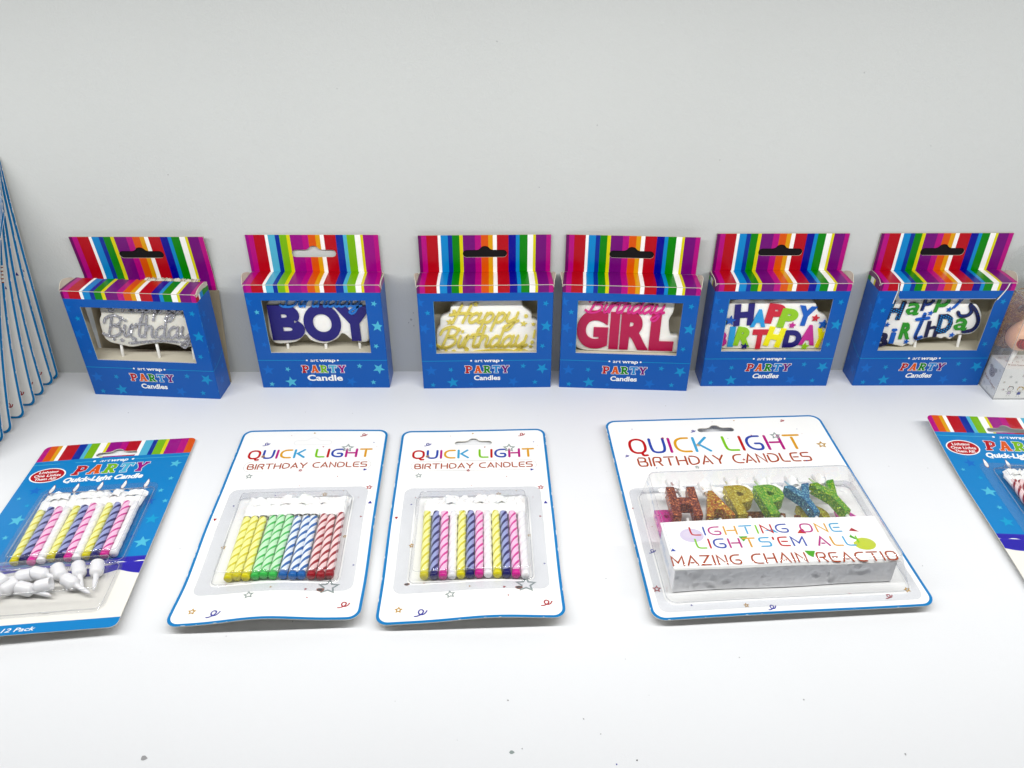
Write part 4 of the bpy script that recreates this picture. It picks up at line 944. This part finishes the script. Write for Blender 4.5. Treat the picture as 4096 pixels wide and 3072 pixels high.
lo = [('B', 24.5, 61, 'pink', 15, 20, 2, 'pink glitter letter half hidden under the copper red H'), ('I', 42, 62, 'lime', 5, 8, 0, 'lime glitter stub showing behind the copper red H'), ('R', 62, 62, 'blue', 14, 17, -8, 'blue glitter letter showing behind the orange A'),
      ('T', 80, 60, 'brown', 13, 16, 0, 'copper glitter letter under the gap between the two P letters'), ('H', 100, 58, 'brown', 13, 15, -14, 'brown glitter letter under the lime green P'), ('D', 120.5, 60, 'gold', 18, 20, 3, 'dull gold glitter letter behind the blue Y'), ('A', 143, 58, 'pink', 18, 21, 14, 'pink glitter letter at the right end of the lower row')]
for ch, u, v, c, a, b, tl, l in lo: glyph_candle(ch, u, v, 5.5, c, a, b, tl, l, 5.5, False)
# crumpled white fuse ribbon behind the letters
jr = random.Random(9); V, F = [], []; n = 90
wraps = [(31.5, 94), (52, 89.5), (71, 94), (91, 94), (112, 93.5), (131, 94)]
for k in range(n + 1):
    x = 22 + 124 * k / n; near = min(abs(x - q[0]) for q in wraps); bell = math.exp(-(near / 4) ** 2)
    for j in range(5):
        h = j / 4; V.append(cmC(x + .8 * math.sin(h * 5 + k * .3), 94 - 2 * (1 - bell) + (h - .5) * (5.5 + 4.5 * bell) + 1.2 * math.sin(k * .35) - 4 * (1 - bell) * (1 - h), 12.5 + 4 * bell + 2.2 * math.sin(k * .45 + h * 2.4) + 1.4 * math.sin(h * 6 + k * .9)))
for k in range(n):
    for j in range(4): a = k * 5 + j; F.append((a, a + 5, a + 6, a + 1))
build('fuse_ribbon', V, F, [mat('white_fuse_tape', (242, 242, 240), .6)], None, tC, True)
for n_, (x, y) in enumerate(wraps):
    V, F = [], []; jr = random.Random(n_)
    for j in range(6):
        for k in range(11):
            a = 2 * math.pi * k / 10; rr = 2.6 + .3 * j + jr.uniform(-.2, .2); V.append(cmC(x + rr * math.cos(a) * 1.2, y - 4 + 1.9 * j + .8 * math.sin(a), 16 + rr * .75 * math.sin(a)))
    for j in range(5):
        for k in range(10): F.append((j * 11 + k, j * 11 + k + 1, (j + 1) * 11 + k + 1, (j + 1) * 11 + k)) if not (k in (1, 2, 3) and j > 0) else None
    build('fuse_wrap', V, F, [mat('white_fuse_tape', (242, 242, 240), .6)], None, tC, True)

# blue packs with icing print, one at each side
STR2 = [('magenta', 4.5), ('orange', 6), ('amber', 3.4), ('white', 3.2), ('crimson', 10.5), ('royal', 6.5), ('skypale', 3.2), ('lime', 7), ('white', 5.6), ('yellow', 2.4), ('violet', 10), ('magenta', 5.4), ('crimson', 10), ('white', 3.2), ('skypale', 6.6), ('royal', 3.6), ('lime', 6.8), ('yellow', 2.6), ('violet', 10), ('magenta', 6), ('orange', 6)]
DST = [(98.1, 145.8, 'b', 50), (99.3, 129.2, 'b', 25), (96.2, 116.6, 'b', 25), (102.0, 105.3, 'b', 25), (92.0, 106.0, 'f', 50), (98.6, 87.9, 'm', 55), (98.8, 66.8, 'b', 60), (90.9, 72.7, 'f', 20), (13.0, 125.1, 'f', 50), (14.0, 110.0, 'm', 22), (13.7, 95.8, 'b', 60), (13.4, 79.8, 'b', 25), (12, 66, 'm', 55), (5.5, 118, 'b', 20)]
def blue_pack(corners, zf, label, seed):
    org = ((corners[0][0] + corners[2][0]) / 2, (corners[0][1] + corners[2][1]) / 2)
    t = thing('candle_pack', label, 'candle pack', (org[0], org[1], 0), 0, 'candle packs lying flat on the shelf')
    W_, H_ = 105, 176; cm = cardmap(*corners, W_, H_, zf, org)
    names = []
    for a, b in STR2:
        if a not in names: names.append(a)
    mats = [ink('cardblue'), ink('cream')] + [ink(a) for a in names] + [BOARD()]
    tot = sum(b for a, b in STR2); e = [0]
    for a, b in STR2: e.append(e[-1] + b / tot * W_)
    def cf(u, v):
        if v > 158.0:
            for k in range(len(STR2)):
                if u < e[k + 1]: return 2 + names.index(STR2[k][0])
            return 2
        if v < 7.2: return 0
        return 1 if v < 51 else 0
    segs = [((0, 158), (W_, 158)), ((0, 7.2), (W_, 7.2)), ((0, 51), (W_, 51))] + [((x, 158), (x, 177)) for x in e[1:-1]]
    hole = [(x + 53.5, y) for x, y in slot_shape(161.6, 14, 2.4, 3.2)]
    sheet('card', rrect(0, 0, W_, H_, 4, 5), [hole], segs, cf, cm, mats, t, 6, .5)
    p = Print(cm)
    for u, v, k, s in DST: p.poly(star(u, v, s * .088, 10 * math.sin(v)), {'b': 'starp', 'f': 'starf', 'm': 'starm'}[k])
    p.stroke([(0, 154), (41, 154)], .45, 'starp', cap='butt'); p.stroke([(67, 154), (W_, 154)], .45, 'starp', cap='butt'); p.poly(disc(41, 154, .9), 'white', 2); p.poly(disc(67, 154, .9), 'white', 2)
    p.text('art', 45.0, 52.0, 152.6, 3.2, 'white', 1, 0, .25); p.text('wrap', 52.4, 64, 152.6, 3.2, 'white', 1, .03, .25)
    p.party(29.5, 79.5, 139.4, 10.2, ['crimson', 'orange', 'lime', 'skypale', 'violet'], .16)
    p.text('Quick-Light Candle', 27.6, 79.6, 132.0, 4.9, 'white', 1, .045, .2)
    p.poly(disc(14.4, 141.4, 11.8, 32, 8.0), 'white', 1); p.poly(disc(14.4, 141.4, 10.9, 32, 7.2), 'crimson', 2)
    p.text('Lighting', 7.8, 20.4, 143.6, 2.7, 'white', 3, .02, 0, .02); p.text('One Lights', 5.8, 23.4, 139.9, 2.7, 'white', 3, .02); p.text('Them All!', 7.4, 21.4, 136.2, 2.7, 'white', 3, .02)
    for k, u in enumerate((23.9, 39.2, 54.7, 70, 84.8)):   # printed flames
        for s, c, l in ((1.0, 'brown', 1), (.86, 'white', 2)):
            P = catmull([(u + s * a, 125.2 + s * b) for a, b in ((0, 5), (1.3, 1.5), (1.2, -2.5), (-.2, -4.5), (-1.5, -2.5), (-1, 1.2))], 4, True); p.poly(P, c, l)
    # piped icing
    for yy, n_, amp, col_ in ((53.2, 9, 3.2, 'iceblue'), (48.6, 3.2, 8.5, 'iceblue')):
        P = [(W_ * k / 60, yy + (1.6 if yy > 48 else 1.0)) for k in range(61)] + [(W_ * (60 - k) / 60, yy - amp * .5 - amp * .5 * abs(math.sin((60 - k) / 60 * math.pi * n_ + .6))) for k in range(61)]
        p.poly(P, col_, 1)
        for k in range(90): x = W_ * (k + .5) / 90; a = math.sin((x / W_) * math.pi * n_ + .6); p.stroke([(x - .6, yy + .6), (x + .9 * a, yy - amp * .4 - amp * .45 * abs(a))], .22, 'icedark', 2, cap='butt')
    p.text('Pink', 27.0, 38.0, 2.0, 2.6, 'skypale', 1, .012, .25); p.poly(disc(41.0, 3.0, .7), 'skypale', 2); p.text('12 Pack', 44.5, 62.0, 2.0, 2.8, 'white', 1, .012, .25)
    p.text('White, Yellow, Blue,', 2, 25.5, 2.0, 2.6, 'skypale', 1, .012, .25)
    p.make(t)
    return t, cm, org
cornD = [(-341, 459), (-235, 471), (-219, 292), (-325, 280)]
def zD(s, t): t = min(max(t, 0), 1); return 2.0 + 5.0 * (1 - t) ** 2 + 1.2 * math.sin(math.pi * t) + .4 * math.sin(4 * s)
tD, cmD, orgD = blue_pack(cornD, zD, 'blue starred pack with striped header, spiral candles and white holders, lower left of the shelf', 3)
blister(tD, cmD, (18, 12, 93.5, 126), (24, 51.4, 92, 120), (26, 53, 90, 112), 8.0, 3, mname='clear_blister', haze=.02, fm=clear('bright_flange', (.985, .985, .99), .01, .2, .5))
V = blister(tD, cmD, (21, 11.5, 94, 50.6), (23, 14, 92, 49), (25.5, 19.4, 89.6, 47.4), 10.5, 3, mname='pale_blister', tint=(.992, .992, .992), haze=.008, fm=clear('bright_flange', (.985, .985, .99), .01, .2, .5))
candD = [(31.0, 50.3, 29.0, 98.2), (35.9, 51.4, 34.5, 100.7), (41.1, 49.2, 39.6, 100.2), (46.5, 49.6, 44.7, 99.6), (51.5, 51.2, 50.2, 100.2), (56.3, 51.2, 55.1, 100.3), (61.4, 50.1, 59.9, 101.7), (66.6, 49.5, 64.8, 100.5), (71.6, 50.6, 70.2, 100.5), (76.7, 49.5, 75.3, 100.6), (81.9, 50.5, 80.5, 101.9), (87.0, 51.5, 86.3, 101.2)]
lay_candles(cmD, orgD, [(a, b + 2.2, c, d - 1) for a, b, c, d in candD], ['yellow', 'navy', 'pink', 'white'] * 3, 2.55, 3.6, tD, 'spiral candles in the blue starred pack', 31, lambda n, c: '%s spiral candle, %s from the left in the lower left blue pack' % (c, ORD[n]))
fuse(tD, cmD, [c[2] for c in candD], 100, 113, 3.6, 5, 6.4)
# white cup holders with spikes
CUP = mat('white_holder_plastic', (226, 226, 229), .3, .5, 0, 0, 0, .15)
def cup(p0, p1, zl, lab_, r=3.9, open_=False):
    a = cmD(p0[0], p0[1], zl) + Vector((orgD[0], orgD[1], 0)); b = cmD(p1[0], p1[1], zl - 2) + Vector((orgD[0], orgD[1], 0)); d = b - a
    t = thing('candle_holder', lab_, 'candle holder', a, 0, 'white candle holders in the blue starred pack', d.to_track_quat('Y', 'Z'))
    prof = [(-4.2, r * .82), (-4.2, r * .95), (-3.6, r), (3.0, r), (4.0, r * .93), (4.8, r * .7), (5.4, 1.7), (6.5, 1.5), (11, 1.35), (14.5, 1.1), (16.5, .35)]
    if open_: prof = [(3.0, r * .8), (-4.0, r * .84)] + prof[1:]
    V, F = [], []; n = 18
    for y, rr in prof: V += [(rr * math.cos(2 * math.pi * k / n), y, rr * math.sin(2 * math.pi * k / n)) for k in range(n)]
    for j in range(len(prof) - 1):
        for k in range(n): F.append((j * n + k, (j + 1) * n + k, (j + 1) * n + (k + 1) % n, j * n + (k + 1) % n))
    F.append(tuple(range(n))); F.append(tuple(reversed(range((len(prof) - 1) * n, len(prof) * n)))); build('holder', V, F, [CUP], None, t, True)
cups = [((82.3, 41.4), (85.5, 25), 5, 'upright white holder at the right end of the heap, spike pointing down', False), ((72.2, 41.4), (78.5, 27), 5, 'white holder second from the right with its spike between two others', False), ((61.6, 40.8), (69.1, 30), 5, 'white holder in the middle of the top row of the heap', False),
        ((71.0, 31.6), (87.3, 20.8), 5.4, 'white holder lying slanted with spike reaching the lower right corner', False), ((43.6, 39.6), (30, 39), 5, 'white holder lying on its side, upper left of the heap, facing its neighbour', True), ((51.0, 40), (66, 36), 5.2, 'white holder with cup mouth facing the upper left holder', True),
        ((58.0, 29.2), (44, 27), 6.2, 'white holder lying sideways with open cup mouth facing right', True), ((47.6, 29), (63, 24), 5, 'white holder lying in the middle of the front of the heap', False), ((38.9, 31.6), (30, 22.5), 5.2, 'white holder at the left with spike pointing to the lower left', False), ((31.0, 36), (27, 30), 5, 'white holder at the far left edge of the heap', False)]
for a, b, z, l, o in cups: cup(a, b, z, l, open_=o)

cornE = [(314, 489), (419, 483), (409, 307), (304, 313)]
def zE(s, t): t = min(max(t, 0), 1); return 3.0 + 6.5 * max(0, t - .55) ** 1.6 / .45 ** 1.6 + 1.5 * math.sin(math.pi * t) * (1 - t)
tE, cmE, orgE = blue_pack(cornE, zE, 'blue starred pack with striped header and red striped candles, cut by the right edge', 4)
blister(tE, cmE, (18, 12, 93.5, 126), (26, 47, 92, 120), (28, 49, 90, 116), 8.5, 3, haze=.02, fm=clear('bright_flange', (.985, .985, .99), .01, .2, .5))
candE = [(30.0 + 4.9 * k, 51, 31.5 + 4.7 * k, 103 - .4 * k) for k in range(12)]
lay_candles(cmE, orgE, candE, ['red', 'red', 'red'] * 4, 2.55, 3.6, tE, 'red striped candles in the right edge pack', 41, lambda n, c: 'red and white striped candle, %s from the left in the pack at the right edge' % ORD[n])
fuse(tE, cmE, [c[2] for c in candE], 102, 114, 3.6, 8, 6.4)

# ------------------------------------------------------------------ row of cards standing against the wall at the left
YB = [552, 543.6, 528.6, 514.1, 497.1, 478, 466.5, 457.5, 448, 438]
desc = ['hindmost card of the standing row, touching the wall, with a star and a blue triangle', 'second card from the wall in the standing row', 'third card from the wall in the standing row', 'fourth card from the wall, with a red curl near its bottom corner', 'fifth card from the wall, with a torn patch on its edge', 'sixth card from the wall in the standing row', 'seventh card from the wall in the standing row', 'eighth card from the wall in the standing row', 'ninth card from the wall in the standing row', 'foremost card of the standing row, mostly outside the picture']
for k, yb in enumerate(YB):
    yt = 563.2 - 1.5 * k; H_ = 188; dy = yt - yb; jr = random.Random(k + 50); bow = jr.uniform(1.5, 4.5) if k else 1.0
    t = thing('standing_card', desc[k], 'card', (-430, yb, 0), 0, 'blister cards standing in a row at the left')
    cosv = math.sqrt(max(0.0, 1 - (dy / H_) ** 2))
    def cm(u, v, o=0, yb=yb, dy=dy, cosv=cosv, H_=H_, bow=bow, k=k):
        s = max(0.0, v / H_); yy = dy * (s ** 1.18) - bow * math.sin(math.pi * s) * .8 + 2.0 * math.sin(2 * math.pi * s) * (.5 if k else .2)
        x = 54.0 - (110 - u) + 9.5 * s - (1.5 * math.sin(math.pi * min(1, s * 1.4)) if k else 0)
        return Vector((x, yy - o, v * cosv + .3))
    white_card(t, cm, 110, H_, (55, 166), 1.9, 7, True)
    p = Print(cm); confetti(p, CONF); wear_edge(p, 110, H_, k)
    p.mono('QUICK LIGHT', 10.6, 99.7, 147.0, 8.6, 1.7, QL, 1); p.mono('BIRTHDAY CANDLES', 12.8, 98.0, 135.2, 5.2, .95, ['rust'], 1, 0, .3)
    for _ in range(7): v = jr.uniform(20, 150); p.stroke([(109.9, v), (109.9, v + jr.uniform(.4, 2.2))], .16, 'white', 4, cap='butt')
    if k == 4:
        for q in range(14): v = 108 + q * .9; p.poly([(110, v), (110, v + 1.2), (107.9 + jr.uniform(-.5, .8), v + jr.uniform(.3, 1.2)), (108.2 + jr.uniform(-.5, .8), v)], 'cream' if q % 3 else 'brown', 5)
    p.make(t)

# ------------------------------------------------------------------ clear packs at the right edge
ACE = clear('clear_acetate', (.95, .955, .95), .045, .04, 1.3)
def clear_shell(t, x0, x1, y0, y1, z1, tagz, tagx0, tagx1):
    V, F = box(x0, x1, y0, y1, 0.1, z1); build('clear_box', V, F, [ACE], None, t)
    P = [(tagx0, z1)] + [(tagx0 + 16 - 16 * math.cos(a), tagz - 16 + 16 * math.sin(a)) for a in [k * 1.57 / 8 for k in range(9)]] + [(tagx1, tagz), (tagx1, z1)]
    sheet('hanging_tab', list(reversed(P)), [], [], lambda u, v: 0, lambda u, v, o: (u, y1 - .4 - o, v), [ACE, ACE], t, 8, .25)
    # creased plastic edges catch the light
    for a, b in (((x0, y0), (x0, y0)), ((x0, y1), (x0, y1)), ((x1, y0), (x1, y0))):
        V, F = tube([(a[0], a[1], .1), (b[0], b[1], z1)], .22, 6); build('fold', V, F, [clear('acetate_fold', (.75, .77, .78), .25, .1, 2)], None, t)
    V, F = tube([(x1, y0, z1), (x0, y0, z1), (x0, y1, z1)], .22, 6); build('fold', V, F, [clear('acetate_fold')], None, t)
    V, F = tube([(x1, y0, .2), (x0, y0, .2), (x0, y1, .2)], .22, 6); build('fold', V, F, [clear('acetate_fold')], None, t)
tR = thing('clear_candle_box', 'clear plastic box with a doodled white base at the right edge', 'clear box', (385, 523.4, 0), 0)
clear_shell(tR, 0, 44, 0, 24.4, 86, 104, 8, 44)
# doodled card block inside
blk = Solid(); mB = ink('white')
V = [(.8, .8, .5), (44, .8, .5), (44, 23.8, .5), (.8, 23.8, .5), (.9, .8, 28.6), (44, .8, 28.6), (44, 23.8, 27.6), (2.0, 23.8, 27.4)]
blk.add((V, [(3, 2, 1, 0), (4, 5, 6, 7), (0, 1, 5, 4), (2, 3, 7, 6), (3, 0, 4, 7), (1, 2, 6, 5)]), mB); blk.make('base_block', tR)
pf = Print(lambda u, v, o: (u, .8 - o, v)); pt = Print(lambda u, v, o: (u, v, 28.7 + o + .0)); ps = Print(lambda u, v, o: (.85 - o - 0.0 + .02 * 0, 23.8 - u, v))
def kid(p, x, y, hair, dress):
    p.stroke(disc(x, y + 5.6, 2.1, 16), .18, 'black', 2, True); p.stroke([(x - 1.6, y + 1.2), (x - 1, y + 3.2), (x + 1, y + 3.2), (x + 1.6, y + 1.2)], .18, 'black', 2, True)
    p.poly([(x - 1.5, y + .6), (x - .9, y + 3), (x + .9, y + 3), (x + 1.5, y + .6)], dress, 1)
    for s in (-1, 1):
        p.stroke([(x + s, y + 2.6), (x + s * 3.2, y + 3.3)], .16, 'black', 2); p.stroke([(x + s * .6, y + .6), (x + s * .9, y - 1), (x + s * 1.5, y - 1.1)], .16, 'black', 2); p.poly(disc(x + s * .7, y + 5.9, .18, 6), 'black', 3)
    p.stroke(catmull([(x - .6, y + 4.8), (x, y + 4.5), (x + .6, y + 4.8)], 3), .14, 'confred', 3)
    p.stroke(catmull([(x - 2.2, y + 5.4), (x - 1.8, y + 7.4), (x, y + 8), (x + 1.8, y + 7.4), (x + 2.2, y + 5.2)], 4), .7 if hair != 'black' else .35, hair, 3)
    p.poly(disc(x - 1.4, y + 8, .45, 7), 'confred', 4)
kid(pf, 11.5, 4, 'black', 'palelilac'); kid(pf, 19.5, 3.6, 'paleblond', 'bluep'); kid(pf, 28, 4, 'black', 'palelilac')
for u, v, r in [(6, 9, 1.3), (14, 16, 1.2), (22, 13.5, 1.4), (8, 21, 1.2), (18, 22, 1.3), (27, 20, 1.4), (31, 13, 1.3), (4.5, 16, 1.0), (35, 22, 1.2)]:
    pf.stroke(star(u, v, r, 10 * u, .6), .16, 'silver', 2, True); pf.poly(disc(u, v, r * .35, 6), ['confred', 'gold', 'silver'][int(u) % 3], 3)
pf.make(tR)
pt.text('Petit Sweet', 6.5, 21.0, 5.6, 2.1, 'brown', 2, 0, 0, -.08)
for u, v in [(8, 12), (12, 15), (16, 11), (22, 13), (5, 17), (26, 9), (19, 18), (29, 16)]: pt.stroke(star(u, v, 1.1, 9 * u, .6), .18, 'brown', 2, True)
for u, v in [(10, 18), (15, 19), (23, 18), (11, 9.5), (27, 13)]: pt.poly(disc(u, v, .45, 7), 'confred', 2)
pt.make(tR, 'top_print')
ps.poly(disc(10.5, 17.6, 4.2, 20, 4.0), 'bear', 1) if 'bear' in INK else None
INK['bear'] = (176, 170, 168)
ps.poly(disc(10.5, 17.6, 4.0, 20), 'bear', 1)
for s in (-1, 1): ps.poly(disc(10.5 + s * 3.4, 21.2, 1.5, 12), 'bear', 1.5); ps.stroke(disc(10.5 + s * 3.4, 21.2, 1.7, 12), .2, 'grey', 2, True); ps.poly(disc(10.5 + s * 1.4, 18.4, .4, 8), 'black', 3)
ps.poly(disc(10.5, 17.0, .5, 8), 'black', 3); ps.stroke(catmull([(9.4, 16), (10.5, 15.3), (11.6, 16)], 3), .2, 'black', 3)
ps.text('Petit Sweet', 3.0, 20.5, 10.4, 2.3, 'brown', 2, 0, 0, -.18)
for u, v, r in [(4, 22, 1.2), (17, 7, 1.2), (6, 5, 1.1), (18.5, 24, 1.1), (11, 3, .9)]: ps.stroke(star(u, v, r, 9 * u, .6), .16, 'silver', 2, True)
ps.make(tR, 'side_print')
# flesh coloured egg-shaped candle with red mouth on a stick
tN = thing('novelty_candle', 'flesh coloured egg shaped candle with a red mouth on a white stick, right edge', 'candle', (396.0, 536, 28.7))
ax = Vector((.62, .05, .78)).normalized(); cN = Vector((3.4, 0, 25)); n1 = ax.cross(Vector((0, 1, 0))).normalized(); n2 = ax.cross(n1)
V, F, I = [], [], []; nu, nv = 28, 20
for j in range(nv + 1):
    ph = math.pi * j / nv
    for k in range(nu):
        a = 2 * math.pi * k / nu; z = -math.cos(ph); rr = math.sin(ph) * (1 - .22 * z)
        V.append(cN + ax * z * 15 + (n1 * math.cos(a) + n2 * math.sin(a)) * rr * 10.5)
for j in range(nv):
    for k in range(nu): F.append((j * nu + k, (j + 1) * nu + k, (j + 1) * nu + (k + 1) % nu, j * nu + (k + 1) % nu))
build('egg_body', V, F, [mat('flesh_wax', (236, 184, 150), .35, .5, .1, 300, .04, .2)], None, tN, True)
def eggp(u, v, o):   # direction from the centre, painted patch on the near side
    d = Vector((u - .62, -1.0, v - .12)).normalized(); z = d.dot(ax); r_ = (d - ax * z); k = 1 / math.sqrt((z / 15) ** 2 + (r_.length / (10.5 * (1 - .22 * z))) ** 2); return cN + d * (k + o)
pe = Print(eggp); pe.add(*(lambda P: (P[0], P[1]))(([(0, -.35)] + [(.62 * math.cos(a), -.35 + .52 * math.sin(a)) for a in [k * .3142 for k in range(20)]] + [(.31 * math.cos(a), -.35 + .26 * math.sin(a)) for a in [k * .3142 for k in range(20)]],
    [(0, 21 + k, 21 + (k + 1) % 20) for k in range(20)] + [(21 + k, 1 + k, 1 + (k + 1) % 20) for k in range(20)] + [(21 + k, 1 + (k + 1) % 20, 21 + (k + 1) % 20) for k in range(20)])), 'crimson', 1)
pe.stroke(catmull([(-.35, .02), (-.38, -.4), (-.1, -.7), (.2, -.8)], 6), .05, 'black', 3); pe.stroke(catmull([(-.5, .06), (-.1, .1), (.3, .02), (.6, .08)], 6), .05, 'black', 3); pe.stroke(catmull([(-.12, .05), (-.16, -.3), (0, -.6)], 6), .05, 'black', 3); pe.stroke(catmull([(0, .25), (.15, .4), (.2, .2), (.35, .4)], 6), .06, 'black', 3)
pe.make(tN, 'painted_mouth')
V, F = tube([(2.0, 0, 14), (.2, 0, 2), (-.5, 0, -8)], 1.7, 12); build('stick', V, F, [STICK], None, tN, True)
# second clear pack behind it with a gold glitter piece
tG = thing('clear_candle_box', 'clear plastic box behind the doodled one, holding a gold glitter numeral', 'clear box', (377.5, 549.5, 0), 0)
clear_shell(tG, 8.5, 58, 0, 13.5, 84, 118, 5.5, 58)
V, F = box(9.2, 57, .8, 13, .5, 22); build('base_block', V, F, [mat('beige_block', (196, 188, 166), .7)], None, tG)
tN2 = thing('numeral_candle', 'gold glitter numeral candle seen through the clear box behind', 'candle', (400, 556, 24))
V, T = text_mesh('8', .05); V = fit(V, -14, 16, 6, 58); V, F = extrude(V, T, -2.5, 2.5, lambda a, b, h: (a, -h, b)); build('glitter_wax', V, F, [glitter('glitter_amber', (150, 90, 10), (240, 190, 70))], None, tN2)
V, F = tube([(0, 0, 7), (0, 0, -8)], 1.3, 10); build('stick', V, F, [STICK], None, tN2, True)
